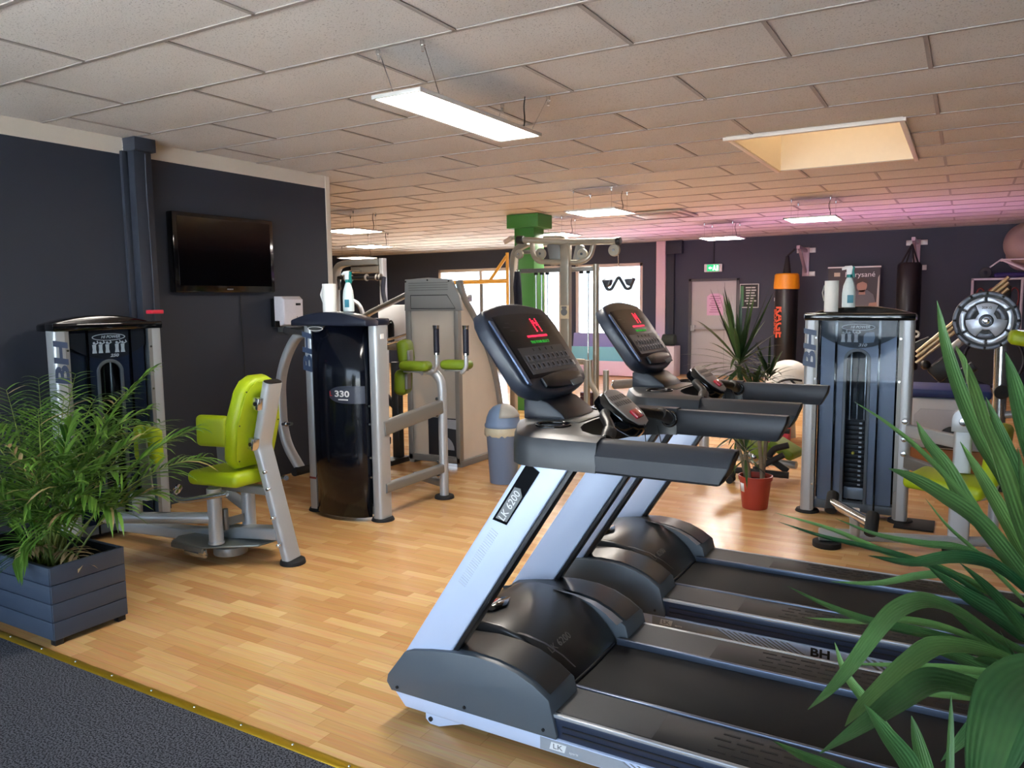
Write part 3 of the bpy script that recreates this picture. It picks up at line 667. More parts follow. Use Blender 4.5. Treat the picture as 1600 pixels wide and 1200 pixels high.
# ------------------------------------------------------------------ weight-stack towers (local frame: front towards -y, x across)
smoke = clear('smoked_pane', (230, 235, 240), gloss=.2)
dark_pane = clear('dark_shield_pane', (22, 26, 36))
shield_m = pbr('dark_gloss_shield', (9, 13, 23), .14, 0, .02, 4, .15, coat=.1, spec=.35)
def tower(t, num, panel_col, bh_face='front', shield_front=False):
    """parts of one selector tower under thing t; shield_front: the domed rear shield is what shows"""
    cap_m = gloss_blk
    for s in (-1, 1):
        p = obj('post', B().tube([(s*.305, .06, .02), (s*.305, .06, 1.395)], rrect(.085, .13, .025), up=(0, 1, 0)), silver, t)
        obj('post_channel', B().bx((s*.268-.012, -.004, .03), (s*.268+.012, .06, 1.39)), silver_dk, p)
        bolts('bolt', [((s*.268, -.003, z), (s*.268, -.008, z)) for z in (.22, .62, .98, 1.27)], .007, steel, p, 10, 0)
        obj('foot', B().cyl((s*.305, .06, 0), (s*.305, .06, .022), .085, .075, 24, .004), rubber, p)
    arcp = [(-.343+.686*k/16, 1.435+.055*(1-(2*k/16-1)**2)) for k in range(17)]
    cap = obj('top_cap', B().bx((-.352, -.02, 1.392), (.352, .11, 1.442), .010).prism([(-.352, 1.392), (-.352, 1.425)]+arcp+[(.352, 1.425), (.352, 1.392)], 'y', .10, .24, .012, 2), cap_m if not shield_front else pbr('navy_cap', (26, 31, 46), .3, 0, 0, 20, .05), t)
    # back shield, domed outwards
    G = []
    for k in range(17):
        a = k/16; x = -.26+.52*a; y = .12+.10*(1-(2*a-1)**2)**.6; G.append([(x, y, .03), (x, y, .5), (x, y, 1.0), (x, y, 1.393)])
    sh = obj('rear_shield', B().grid(G), shield_m, t, solid=.006)
    # front
    pm = pbr('panel_%s' % num, panel_col, .3, .15, 0, 6, .08)
    for s in (-1, 1):
        obj('side_panel', B().bx((s*.143 if s > 0 else -.24, .045, .04), (.24 if s > 0 else -.143, .055, 1.39)), pm, t)
    ar = [(.078*math.cos(PI*k/12), 1.11+.078*math.sin(PI*k/12)) for k in range(13)]
    c = B()
    c.prism([(.13, .04), (.13, 1.39), (-.13, 1.39), (-.13, .04), (-.078, .04)]+ar[::-1]+[(.078, .04)], 'y', .03, .05)
    ctr = obj('center_panel', c, pm, t)
    rim = [(.078, 0, .05), *[(x, 0, z) for x, z in ar[1:-1]], (-.078, 0, .05)]
    obj('slot_rim', B().tube([(x, .03, z) for x, _, z in rim], rrect(.022, .016, .004), up=(0, 1, 0)), silver_dk, ctr)
    obj('slot_back', B().bx((-.13, .20, .04), (.13, .206, 1.385)).bx((-.14, .05, .04), (-.132, .2, 1.385)).bx((.132, .05, .04), (.14, .2, 1.385)), black_pl, ctr)
    hz = [(-.24, 1.392)]+[(-.24+.48*k/10, 1.285-.085*(1-(2*k/10-1)**2)) for k in range(11)]+[(.24, 1.392)]
    hd = obj('header', B().prism(hz, 'y', .022, .03), pbr('header_dark', (30, 34, 42), .35), t)
    ins = obj('header_frame', B().bx((-.145, .016, 1.2), (-.13, .023, 1.39)).bx((.13, .016, 1.2), (.145, .023, 1.39)).bx((-.145, .016, .04), (-.133, .03, 1.2)).bx((.133, .016, .04), (.145, .03, 1.2)), gloss_blk, t)
    lg = B(); n = 28; pts = []
    for k in range(n):
        a = 2*PI*k/n; pts.append((.105*math.cos(a), .02, 1.345+.021*math.sin(a)))
    lg.tube(pts, rrect(.004, .011, .001), closed=True, up=(0, 1, 0)); obj('logo_ring', lg, ink_w, hd)
    text('lettering', 'HI POWER', .026, ink_w, hd, frame((.012, .019, 1.346), (1, 0, 0), (0, 0, 1)), bold=.0006, shear=.3)
    text('lettering', num, .027, ink_w, hd, frame((.03, .019, 1.222), (1, 0, 0), (0, 0, 1)), bold=.001, shear=.25, sx=1.3)
    def figure(b, x, z, k):
        b.ball((x, .019, z+.046), .0085, (1, .3, 1), 10)
        b.prism([(x-.012, z+.036), (x+.012, z+.036), (x+.010, z+.005), (x+.014, z-.02), (x-.014, z-.02), (x-.010, z+.005)], 'y', .018, .021)
        if k: b.prism([(x-.010, z+.036), (x-.026, z+.05), (x-.018, z+.07), (x-.012, z+.066), (x-.018, z+.052), (x-.006, z+.04)], 'y', .018, .021)
        if k != 1: b.prism([(x+.010, z+.036), (x+.030, z+.046), (x+.022, z+.062), (x+.017, z+.058), (x+.022, z+.048), (x+.006, z+.042)], 'y', .018, .021)
    b = B()
    for i, x in enumerate((-.095, -.055, -.012)): figure(b, x, 1.262, (0, 1, 2)[i] if num != '250' else 0)
    obj('pictogram', b, ink_w, hd)
    if num == '310':
        obj('pictogram', B().prism([(.036, 1.235), (.10, 1.242), (.108, 1.275), (.10, 1.312), (.05, 1.308), (.036, 1.29)], 'y', .018, .021), pbr('pale_blue_print', (142, 162, 182), .5), hd)
    else:
        b = B(); figure(b, .05, 1.262, 0); figure(b, .088, 1.262, 0); obj('pictogram', b, ink_w, hd)
    # weight stack
    for k in range(14):
        z = .21+.034*k
        w = obj('weight_plate', B().bx((-.066, .085, z), (.066, .165, z+.031), .003), pbr('cast_plate', (26, 27, 30), .4), t)
        obj('plate_number', B().bx((.022, .0835, z+.010), (.04, .0855, z+.021)), ink_w, w)
    obj('stack_base', B().bx((-.066, .08, .12), (.066, .17, .205), .004), silver, t)
    obj('selector_rod', B().cyl((0, .12, .69), (0, .12, .80), .009, n=12).cyl((0, .12, .80), (0, .12, 1.36), .0035, n=8), steel, t)
    bolts('guide_rod', [((s*.048, .125, .1), (s*.048, .125, 1.38)) for s in (-1, 1)], .009, steel, t, 12, 0)
    obj('selector_pin', B().cyl((-.012, .086, .455), (-.012, .062, .455), .011, n=14, bev=.003), pbr('yellow_pin', (225, 205, 60), .4), t)
    obj('base_bar', B().bx((-.29, .02, .045), (.29, .11, .105), .004), silver_dk, t)
    obj('cover_pane', B().bx((-.255, .004, .03), (.255, .008, 1.388)), smoke, t)
    if bh_face:
        z0 = 1.19
        if bh_face == 'front': M = frame((-.305, -.0065, z0), (0, 0, 1), (-1, 0, 0))
        else: M = frame((.305, .1265, z0), (0, 0, 1), (1, 0, 0))
        text('lettering', 'BH', .112 if bh_face == 'front' else .12, pbr('steel_blue_print', (58, 74, 102), .4), t, M, bold=.004, sx=1.95, shear=.1)
    return t
# ---- right-hand tower with lime seat
T3 = thing('weight_machine', 'silver weight machine facing the camera with lime seat, white roll and bottle on top', 'weight machine', (-.635, 5.82, 0), 0, None, True)
tower(T3, '310', (134, 141, 156))
LO = lambda p: (p[0]+.635, p[1]-5.82, p[2])   # world -> local of this machine
def Lp(*ps): return [LO(p) for p in ps]
rs = rrect(.055, .085, .012)
obj('frame_arm', B().tube(Lp((-.30, 5.80, .655), (-.05, 5.62, .64), (.02, 5.56, .64)), rrect(.05, .085, .012), .06, up=(0, 0, 1)), silver, T3)
obj('frame_arm', B().tube(Lp((-.30, 5.80, .44), (-.20, 5.68, .435), (.0, 5.45, .40)), rrect(.05, .085, .012), .06, up=(0, 0, 1)), silver_dk, T3)
bolts('bolt', [(LO((-.32, 5.752, z)), LO((-.32, 5.745, z))) for z in (.72, .60, .50, .38)], .018, steel, T3, 14)
col = obj('seat_column', B().tube(Lp((.02, 5.33, .02), (.02, 5.33, .37)), rrect(.115, .075, .015), up=(0, 1, 0)), silver, T3)
obj('foot', B().cyl(LO((.02, 5.33, 0)), LO((.02, 5.33, .022)), .085, n=24, bev=.004), rubber, col)
obj('seat', B().pad(LO((-.035, 5.40, .41)), (.44, .40, .085), (rad(0), rad(3), rad(-14)), .035), lime, T3)
uc = obj('upper_column', B().tube(Lp((.02, 5.52, .46), (.02, 5.52, .73)), rrect(.10, .075, .015), up=(0, 1, 0)), silver, T3)
obj('pivot_bracket', B().prism([(.655-.065, .72), (.655+.065, .72), (.655+.065, .80)]+[(.655+.065*math.cos(PI*k/8), .80+.065*math.sin(PI*k/8)) for k in range(1, 8)]+[(.655-.065, .80)], 'y', 5.45-5.82, 5.49-5.82, .006), silver, uc)
bolts('bolt', [(LO((.02, 5.45, .785)), LO((.02, 5.435, .785)))], .026, steel, uc, 20)
obj('backrest', B().pad(LO((.20, 5.42, .60)), (.10, .34, .36), (0, rad(6), rad(-10)), .04), lime, T3)
obj('rear_tube', B().tube(Lp((.05, 5.40, .34), (.16, 5.42, .34), (.20, 5.46, .40), (.21, 5.46, .75)), circ(.026, 14), .05), silver, T3)
obj('rear_post', B().tube(Lp((.20, 5.44, .02), (.20, 5.44, .36)), circ(.03, 14)), silver, T3)
obj('base_tube', B().tube(Lp((-.70, 5.08, .075), (.02, 5.31, .075), (.24, 5.40, .075)), rrect(.06, .055, .02), up=(0, 0, 1)), silver, T3)
obj('base_sleeve', B().tube(Lp((-.735, 5.069, .075), (-.50, 5.144, .075)), circ(.04, 16)), silver, T3)
obj('foot', B().cyl(LO((-.69, 5.08, 0)), LO((-.69, 5.08, .035)), .085, n=24, bev=.004), rubber, T3)
st = obj('roller_stem', B().tube(Lp((-.53, 5.10, .07), (-.53, 5.02, .25)), rrect(.10, .05, .012), up=(1, 0, 0)), silver, T3)
rb = obj('roller_bar', B().cyl(LO((-.665, 5.06, .29)), LO((-.405, 4.70, .28)), .03, n=20), steel, T3)
d_ = (V((-.405, 4.70, .28))-V((-.665, 5.06, .29))).normalized(); pz = V((0, .62, .55)).normalized()*.07
for c in (V((-.665, 5.06, .29)), V((-.405, 4.70, .28))):
    obj('roller', B().cyl(LO(c-pz), LO(c+pz), .036, n=18, bev=.01), rubber, rb)
obj('floor_pad', B().bx(LO((-.36, 5.70, 0)), LO((-.12, 5.98, .012)), .003), rubber, T3)
# ---- left-hand hip machine with lime pads
T4 = thing('weight_machine', 'dark weight machine by the left wall with two lime leg pads and a lime chair', 'weight machine', (-4.86, 3.09, 0), rad(82), None, True)
tower(T4, '250', (38, 48, 70))
M4 = (MX.Translation((-4.86, 3.09, 0)) @ MX.Rotation(rad(82), 4, 'Z')).inverted()
W = lambda *ps: [tuple(M4 @ V(p)) for p in ps]
R4 = MX.Rotation(-rad(82), 4, 'Z')
def rw(*e): return R4 @ Euler(e).to_matrix().to_4x4()
wp = lambda *p: tuple(M4 @ V(p))
u4 = tuple(R4 @ V((0, 1, 0)))
leg = obj('rear_leg', B().tube(W((-3.455, 3.17, 1.10), (-3.565, 3.17, .72), (-3.55, 3.175, .66), (-3.43, 3.235, .03)), rrect(.062, .115, .02), .06, up=u4), silver, T4)
obj('leg_cap', B().tube(W((-3.455, 3.17, 1.10), (-3.453, 3.17, 1.107)), rrect(.056, .108, .02), up=u4), black_pl, leg)
obj('foot', B().cyl(wp(-3.425, 3.24, 0), wp(-3.425, 3.24, .03), .078, .072, 28, .006), rubber, leg)
bolts('bolt', [(wp(x-.01, 3.15, z), wp(x+.0, 3.12, z)) for z, x in ((.57, -3.505), (.47, -3.485), (.30, -3.455), (.14, -3.42))], .011, steel, leg)
def padline(w0, w1, w2, h0, h1): return [(-w0, h0+.05), (-w0*.75, h0), (w0*.75, h0), (w0, h0+.05), (w1, (h0+h1)/2), (w2, h1-.09), (w2*.75, h1-.03), (w2*.35, h1), (-w2*.35, h1), (-w2*.75, h1-.03), (-w2, h1-.09), (-w1, (h0+h1)/2)]
MB_ = MX.Translation(wp(-3.625, 3.165, .865)) @ rw(0, rad(12), 0)
bk = obj('backrest', B().prism(padline(.155, .175, .14, -.28, .275), 'x', -.055, .045, .035, 4, M=MB_), lime, T4, sharp=60)
obj('backrest_board', B().prism(padline(.14, .16, .125, -.26, .255), 'x', .043, .052, .004, 2, M=MB_), pbr('lime_board', (150, 168, 10), .5), bk)
for q1, q2 in ((-.12, .2), (.12, .2), (-.145, 0), (.145, 0), (-.12, -.22), (.12, -.22)):
    c_ = MB_ @ V((.052, q1, q2)); obj('screw', B().ball(c_, .005, n=8), black_pl, bk)
for z, x in ((.98, -3.50), (.74, -3.555)):
    h = obj('mount_bracket', B().box(wp(x, 3.11, z), (.045, .07, .07), rw(0, rad(12), 0), .004), steel, bk)
    obj('bolt', B().cyl(wp(x, 3.085, z), wp(x, 3.07, z), .012, n=12), black_pl, h)
obj('seat', B().pad(wp(-3.80, 3.14, .525), (.44, .33, .09), rw(0, rad(-3), 0), .038), lime, T4)
obj('seat_beam', B().tube(W((-3.50, 3.17, .45), (-3.98, 3.13, .45)), rrect(.06, .05, .01), up=(0, 0, 1)), silver_dk, T4)
for s, hy in ((-1, 3.0), (1, 3.25)):
    hub = obj('hub', B().cyl(wp(-3.80, hy, .14), wp(-3.80, hy, .47), .042, n=22).cyl(wp(-3.80, hy, .135), wp(-3.80, hy, .15), .047, n=22), silver, T4)
    ay = 3.0-.30 if s < 0 else 3.25+.30
    obj('swing_arm', B().cyl(wp(-3.80, hy, .29), wp(-4.42, ay, .285), .034, n=20, bev=.006), silver, hub)
    py_ = 2.80 if s < 0 else 3.47; pxx = -4.10 if s < 0 else -4.37; pzz = .74 if s < 0 else .70
    pd = obj('leg_pad', B().pad(wp(pxx, py_, pzz), (.25, .075, .215), rw(rad(0), 0, rad(12 if s > 0 else -8)), .034), lime, T4)
    yb_ = py_-.05 if s < 0 else py_+.045
    obj('pad_bracket', B().prism([(-.05, .15), (.05, .16), (.10, -.16), (-.03, -.19)], 'y', -.006, .006, .003, M=MX.Translation(wp(pxx+.02, yb_, pzz-.11)) @ rw(0, 0, rad(10*s))), silver_dk, pd)
    st_ = obj('pad_stub', B().cyl(wp(-4.23, hy+(ay-hy)*.69, .28), wp(-4.23, hy+(ay-hy)*.69, .40), .028, n=16).box(wp(-4.19, hy+(ay-hy)*.66, .42), (.16, .06, .03), rw(0, 0, 0), .006), silver, pd)
    gy = 2.93 if s < 0 else 3.38; o = -.075*(-s)
    hn = obj('side_handle', B().tube(W((-3.60, gy, .475), (-3.72, gy+o*.6, .45), (-3.90, gy+o, .415), (-3.985, gy+o, .43), (-4.02, gy+o*.2, .455)), .0165, .06), steel, T4)
    obj('end_ring', B().cyl(wp(-4.015, gy+o*.3, .452), wp(-4.035, gy-o*.1, .463), .022, n=14), chrome, hn)
obj('latch', B().cyl(wp(-3.80, 3.07, .20), wp(-3.80, 3.07, .33), .02, n=14, bev=.004).bx(wp(-3.81, 3.02, .22), wp(-3.79, 3.20, .27)), silver_dk, T4)
fp = [(-4.17, 3.02), (-4.12, 2.93), (-3.84, 2.93), (-3.58, 3.12), (-3.56, 3.33), (-3.70, 3.38), (-4.05, 3.33)]
fpl = obj('foot_plate', B().prism([(M4 @ V((x, y, 0))).xy[:] for x, y in fp], 'z', .112, .124, .004), pbr('footplate_grey', (132, 136, 132), .35, .5, .05, 300, .05), T4)
obj('plate_lip', B().tube(W((-4.17, 3.02, .108), (-4.12, 2.93, .10), (-3.84, 2.93, .10)), rrect(.012, .03, .004), up=(0, 0, 1)), silver_dk, fpl)
obj('guide_block', B().box(wp(-3.93, 2.95, .065), (.18, .03, .03), rw(0, 0, 0), .004).box(wp(-3.86, 2.945, .088), (.05, .025, .03), rw(0, 0, 0), .003), steel, fpl)
obj('cam_disc', B().cyl(wp(-3.80, 3.10, .05), wp(-3.80, 3.10, .10), .10, n=28, bev=.005), silver_dk, T4)
obj('base_beam', B().tube(W((-3.475, 3.205, .19), (-3.80, 3.19, .16), (-4.2, 3.15, .10), (-4.83, 3.09, .085)), rrect(.10, .07, .012), .1, up=(0, 0, 1)), silver, T4)
g_ = obj('black_grip', B().cyl(wp(-4.28, 3.55, .42), wp(-4.06, 3.50, .385), .02, n=16), rubber, T4)
obj('chrome_tip', B().ball(wp(-4.29, 3.552, .43), .028), chrome, g_)
# red price tag like clip on top
tag(obj('red_tag', B().bx((-4.86, 3.36, 1.492), (-4.79, 3.45, 1.518), .004), pbr('red_plastic', (205, 40, 60), .4)), 'small red block lying on top of the dark machine by the left wall', 'tag')
# ---- middle tower, seen from behind, with lime arm pads
T5 = thing('weight_machine', 'tall machine with glossy black shield, seen from behind, in front of the grey shroud', 'weight machine', (-3.855, 4.29, 0), PI, None, True)
tower(T5, '330', (60, 70, 90), 'back', True)
M5 = (MX.Translation((-3.855, 4.29, 0)) @ MX.Rotation(PI, 4, 'Z')).inverted()
W = lambda *ps: [tuple(M5 @ V(p)) for p in ps]
wp = lambda *p: tuple(M5 @ V(p))
so = wp(-3.855, 4.065, 0)
rs_ = [o for o in T5.children if o.name.startswith('rear_shield')][0]
emb = B(); pts = [(.115+.112*math.cos(2*PI*k/30), .83+.058*math.sin(2*PI*k/30)) for k in range(30)]
def onshield(x): a = (x+.26)/.52; return .1255+.10*(1-(2*a-1)**2)**.6
ring = [(-.245+.0, 0)]
G = []
for k in range(13):
    a = k/12; x = -.25+.26*a; hh = .07*math.sqrt(max(0, 1-((x+.12)/.135)**2)) if False else .062*math.sqrt(max(0, 1-(max(0, (x+.13))/.15)**2))
    G.append([(x, onshield(x)+.001, 1.0-.09-hh), (x, onshield(x)+.001, 1.0-.09+hh)])
em = obj('emblem', B().grid(G), pbr('emblem_grey', (44, 50, 66), .3), rs_)
text('lettering', '330', .06, ink_w, em, frame((-.10, onshield(-.10)+.004, .915), (-1, -.12, 0), (0, 0, 1)), bold=.0015, sx=1.4)
text('lettering', 'L', .05, ink_r, em, frame((-.005, onshield(-.005)+.004, .915), (-1, -.05, 0), (0, 0, 1)))
obj('lettering', B().bx((-.15, onshield(-.10)-.002, .872), (-.05, onshield(-.10)+.006, .880)), ink_w, em)
cp5 = [o for o in T5.children if o.name.startswith('top_cap')][0]
bd = obj('cap_badge', B().prism([(.03, 1.39)]+[(.03+.17*k/8, 1.392-.045*(1-(2*k/8-1)**2)**.7) for k in range(9)]+[(.20, 1.39)], 'y', .225, .233), pbr('badge_olive', (58, 60, 58), .3), cp5)
lg = B().tube([(.115+.07*math.cos(2*PI*k/24), .234, 1.372+.014*math.sin(2*PI*k/24)) for k in range(24)], rrect(.003, .007, .001), closed=True, up=(0, 1, 0))
obj('logo_ring', lg, ink_w, bd)
bolts('bolt', [((-.268, .125, z), (-.268, .132, z)) for z in (.83, .70, .46, .32)], .008, steel, T5, 10, 0)
obj('warning_label', B().bx((-.352, .05, 1.30), (-.346, .085, 1.335)), ink_w, T5)
obj('red_mark', B().bx((.27, .1245, .25), (.335, .128, .265)), pbr('maroon_print', (120, 40, 36), .5), T5)
# side frame of the arm station
sq_ = rrect(.055, .105, .014)
obj('side_bar', B().tube(W((-3.52, 4.22, .235), (-3.52, 4.92, .245)), rrect(.055, .07, .014), up=(0, 0, 1)), silver_dk, T5)
obj('side_bar', B().tube(W((-3.52, 4.22, .665), (-3.52, 4.92, .735)), sq_, up=(0, 0, 1)), silver_dk, T5)
ps = obj('arm_post', B().tube(W((-3.52, 4.95, .02), (-3.52, 4.95, .86), (-3.53, 4.95, .94), (-3.60, 4.945, 1.015), (-3.72, 4.94, 1.02)), circ(.036, 16), .12), silver, T5)
obj('foot', B().cyl(wp(-3.52, 4.95, 0), wp(-3.52, 4.95, .026), .08, .074, 26, .005), rubber, ps)
bolts('bolt', [(wp(-3.53, 4.90, z), wp(-3.53, 4.885, z)) for z in (.30, .19, .80, .67)], .014, steel, ps)
obj('floor_bar', B().tube(W((-3.52, 4.95, .12), (-3.95, 5.15, .10)), rrect(.06, .06, .012), up=(0, 0, 1)), silver_dk, T5)
for (c, gx, gy) in (((-3.63, 4.76, 1.065), -3.53, 4.90), ((-3.40, 4.98, 1.065), -3.27, 4.92)):
    p = obj('arm_pad', B().pad(wp(*c), (.25, .13, .075), (0, 0, rad(8)), .035), lime_dk, T5)
    obj('pad_plate', B().box(wp(c[0], c[1], c[2]-.043), (.17, .09, .012), (0, 0, rad(8)), .003), silver_dk, p)
    h = obj('handle_tube', B().tube(W((c[0]+.05, c[1]+.01, 1.008), (gx-.04, gy, 1.01), (gx, gy, 1.05), (gx, gy, 1.18)), .0165, .05), silver, T5)
    obj('hand_grip', B().cyl(wp(gx, gy, 1.16), wp(gx, gy, 1.345), .023, n=18), pbr('navy_grip', (18, 20, 38), .5), h)
    obj('end_cap', B().cyl(wp(gx, gy, 1.345), wp(gx, gy, 1.372), .024, .027, 18).cyl(wp(gx, gy, 1.145), wp(gx, gy, 1.165), .022, n=18), chrome, h)
bp = obj('back_pad', B().pad(wp(-3.80, 4.86, 1.16), (.10, .20, .20), (0, rad(6), rad(20)), .045).pad(wp(-3.80, 4.82, .93), (.11, .20, .20), (0, rad(-4), rad(20)), .045), lime_dk, T5)
obj('pad_plate', B().box(wp(-3.735, 4.83, 1.13), (.02, .10, .10), (0, 0, rad(20)), .004), silver_dk, bp)
obj('pad_plate', B().box(wp(-3.73, 4.79, .94), (.02, .10, .12), (0, 0, rad(20)), .004), silver_dk, bp)
obj('pad_post', B().tube(W((-3.72, 4.94, 1.02), (-3.80, 4.97, 1.02), (-3.83, 4.9, 1.02)), circ(.028, 12), .04), silver, T5)
# hanging lever arm at the far side
lv = obj('lever_arm', B().tube(W((-4.36, 4.42, 1.32), (-4.60, 4.50, 1.31), (-4.74, 4.5, 1.12), (-4.815, 4.5, .92), (-4.81, 4.5, .55), (-4.76, 4.5, .38), (-4.63, 4.5, .22)), rrect(.06, .085, .022), .16, up=(0, 1, 0)), silver, T5)
obj('pivot', B().cyl(wp(-4.42, 4.40, 1.335), wp(-4.72, 4.50, 1.335), .035, n=18, bev=.006).cyl(wp(-4.25, 4.36, 1.335), wp(-4.42, 4.40, 1.335), .045, n=18), steel, lv)
obj('roller', B().cyl(wp(-4.62, 4.42, .20), wp(-4.62, 4.62, .20), .035, n=18, bev=.006), rubber, lv)
obj('adjuster', B().cyl(wp(-4.74, 4.44, .58), wp(-4.60, 4.40, .60), .014, n=12).ball(wp(-4.68, 4.42, .59), .022), steel, lv)
# ------------------------------------------------------------------ things on the towers
teal = pbr('teal_plastic', (0, 128, 124), .4)
def bottle(x, y, z, label, rz=0):
    t = thing('spray_bottle', label, 'spray bottle', (x, y, z), 0, None)
    b = B().lathe([(0, 0), (.042, 0), (.044, .006), (.044, .10), (.038, .15), (.022, .195), (.0165, .205), (.0165, .212), (0, .212)], (x, y, z), sx=1, sy=.75)
    obj('bottle_body', b, pbr('milky_plastic', (214, 226, 226), .35), t)
    obj('collar', B().cyl((x, y, z+.205), (x, y, z+.226), .018, n=18), teal, t)
    hd = obj('spray_head', B().prism([(-.018, .226), (.016, .226), (.018, .25), (.022, .275), (.012, .287), (-.03, .284), (-.05, .268), (-.048, .256), (-.02, .262)], 'y', y-.012, y+.012, .004, M=MX.Translation((x, 0, z))), white_pl, t)
    obj('trigger', B().prism([(.016, .222), (.03, .20), (.036, .215), (.028, .25), (.034, .275), (.022, .284), (.014, .27)], 'y', y-.009, y+.009, .003, M=MX.Translation((x, 0, z))), teal, hd)
    obj('bottle_label', B().bx((x-.006, y-.0345, z+.03), (x+.034, y-.031, z+.085), .004), pbr('label_teal', (60, 130, 150), .5), t)
    return t
def roll(x, y, z, label, h=.20, r=.048):
    t = thing('paper_towel_roll', label, 'paper roll', (x, y, z), 0)
    obj('paper', B().lathe([(.018, 0), (r, 0), (r, h), (.018, h)], (x, y, z), 28), paper, t)
    obj('cardboard_core', B().lathe([(.019, h-.001), (.0175, h+.001), (.0165, h-.001), (.0165, .0), (.019, 0)], (x, y, z), 20), pbr('cardboard', (170, 140, 104), .8), t)
    obj('loose_sheet', B().grid([[(x-r*1.02, y+.02*k-.02, z+h*.35+.0*k) for k in range(3)], [(x-r*1.25, y+.02*k-.03, z+h*.62) for k in range(3)], [(x-r*1.02, y+.02*k-.02, z+h*.86) for k in range(3)]]), paper, t, solid=.002)
    return t
roll(-.815, 5.84, 1.452, 'tall white paper roll standing on the right-hand silver machine', .215, .046)
bottle(-.705, 5.86, 1.482, 'white spray bottle with teal trigger on the right-hand silver machine')
roll(-3.96, 4.20, 1.488, 'white paper roll standing on the machine with the black shield', .20, .05)
bottle(-3.80, 4.22, 1.490, 'white spray bottle with teal head on the machine with the black shield')
# ------------------------------------------------------------------ left wall
tv = thing('television', 'flat black television hung on the dark left wall', 'television', (-5.25, 4.36, 1.64))
obj('housing', B().bx((-5.29, 3.87, 1.645), (-5.215, 4.865, 2.262), .012), pbr('tv_gloss_bezel', (6, 6, 8), .12, 0, 0, 10, .05, coat=.4), tv)
obj('screen', B().bx((-5.216, 3.91, 1.70), (-5.2135, 4.825, 2.23)), pbr('tv_screen', (4, 4, 6), .10, 0, 0, 10, .05), tv)
obj('wall_bracket', B().bx((-5.299, 4.2, 1.8), (-5.285, 4.55, 2.1)), black_pl, tv)
obj('logo', B().bx((-5.2147, 4.35, 1.668), (-5.2135, 4.41, 1.678)), ink_g, tv)
tag(obj('power_cable', B().tube([(-5.294, 4.55, 1.65), (-5.294, 4.545, 1.45), (-5.294, 4.555, 1.1), (-5.294, 4.55, .004)], .004, .05), black_pl), 'thin black cable hanging below the television', 'cable')
sd = thing('sanitizer_dispenser', 'white hand sanitizer dispenser on the wall left of the black shield', 'dispenser', (-5.2, 4.97, 1.36))
obj('back_plate', B().bx((-5.295, 4.87, 1.345), (-5.24, 5.08, 1.60), .008), black_pl, sd)
obj('dispenser_cover', B().prism([(-5.24, 1.40), (-5.24, 1.615), (-5.15, 1.615), (-5.115, 1.585), (-5.12, 1.37), (-5.18, 1.355), (-5.185, 1.40)], 'y', 4.86, 5.09, .012, 3), pbr('dispenser_white', (222, 218, 226), .35), sd)
obj('sight_window', B().bx((-5.121, 5.0, 1.535), (-5.112, 5.055, 1.555), .002), black_pl, sd)
obj('drip_slot', B().bx((-5.121, 5.01, 1.40), (-5.1165, 5.016, 1.44)), ink_g, sd)
obj('fixing_arm', B().bx((-5.30, 4.95, 1.30), (-5.20, 5.0, 1.35), .004), silver_dk, sd)
# ------------------------------------------------------------------ grey plastic shroud of the cable machine
ms = thing('cable_machine', 'tall grey cable machine with clear plastic shroud and slanted right side', 'cable machine', (-4.2, 6.3, 0))
gs = pbr('shroud_grey', (140, 140, 138), .45, .1, .05, 300, .05)
ox = -.03
prof = [(5.95, .0), (5.95, 1.76)]
side = [(722, 467), (736, 490), (751, 522), (765, 562), (774, 600), (780, 640), (783, 690), (784, 730)]
rp = []
for a in side:
    p = atx(*a, -4.06); rp.append((p.y, max(p.z, .03)))
# header
obj('header_panel', B().prism([(-4.64, 1.47), (-4.63, 1.765), (-4.36, 1.778), (-4.10, 1.757), (-4.01, 1.60), (-3.98, 1.47)], 'y', 5.93, 5.97, .008), gs, ms)
hp_ = [o for o in ms.children][-1]
b = B()
for k in range(4): b.bx((-4.58, 5.925, 1.66+.022*k), (-4.13+.0*k, 5.932, 1.667+.022*k), .001)
obj('louvre', b, pbr('shroud_dark_grey', (108, 108, 106), .5), hp_)  # louvre strips a darker grey than the header
b = B().tube([(-4.56, 5.928, 1.49), (-4.56, 5.928, 1.615), (-4.14, 5.928, 1.615), (-4.05, 5.928, 1.49)], .0035, closed=True, up=(0, 1, 0))
obj('label_outline', b, ink_b, hp_)
bolts('screw', [((x, 5.93, z), (x, 5.925, z)) for x, z in ((-4.615, 1.745), (-4.36, 1.755), (-4.12, 1.742))], .008, ink_b, hp_, 10, 0)
fr = B()
fr.bx((-4.64, 5.94, .03), (-4.58, 6.0, 1.5), .008).bx((-4.08, 5.94, .03), (-4.03, 6.0, 1.5), .008).bx((-4.64, 5.94, .03), (-4.03, 6.0, .09), .006)
obj('front_frame', fr, gs, ms)
fog = clear('shroud_plastic', (238, 236, 230), mixf=.6, dcol=(238, 235, 229))
obj('front_sheet', B().bx((-4.585, 5.955, .08), (-4.075, 5.961, 1.48)), fog, ms)
arcs = [(-4.045, y, z) for y, z in [(5.99, 1.74)]+rp]
obj('side_rib', B().tube(arcs, rrect(.055, .06, .012), .1, up=(1, 0, 0)), gs, ms)
obj('side_sheet', B().prism([(5.98, .05), (5.98, 1.62)]+[(y-.02, z) for y, z in rp[1:-1]]+[(rp[-1][0]-.02, .05)], 'x', -4.06, -4.052), pbr('beige_sheet', (222, 217, 208), .35, 0, .03, 6, .06), ms)
obj('side_sill', B().bx((-4.08, 5.95, 0), (-4.02, rp[-1][0]+.02, .06), .006), gs, ms)
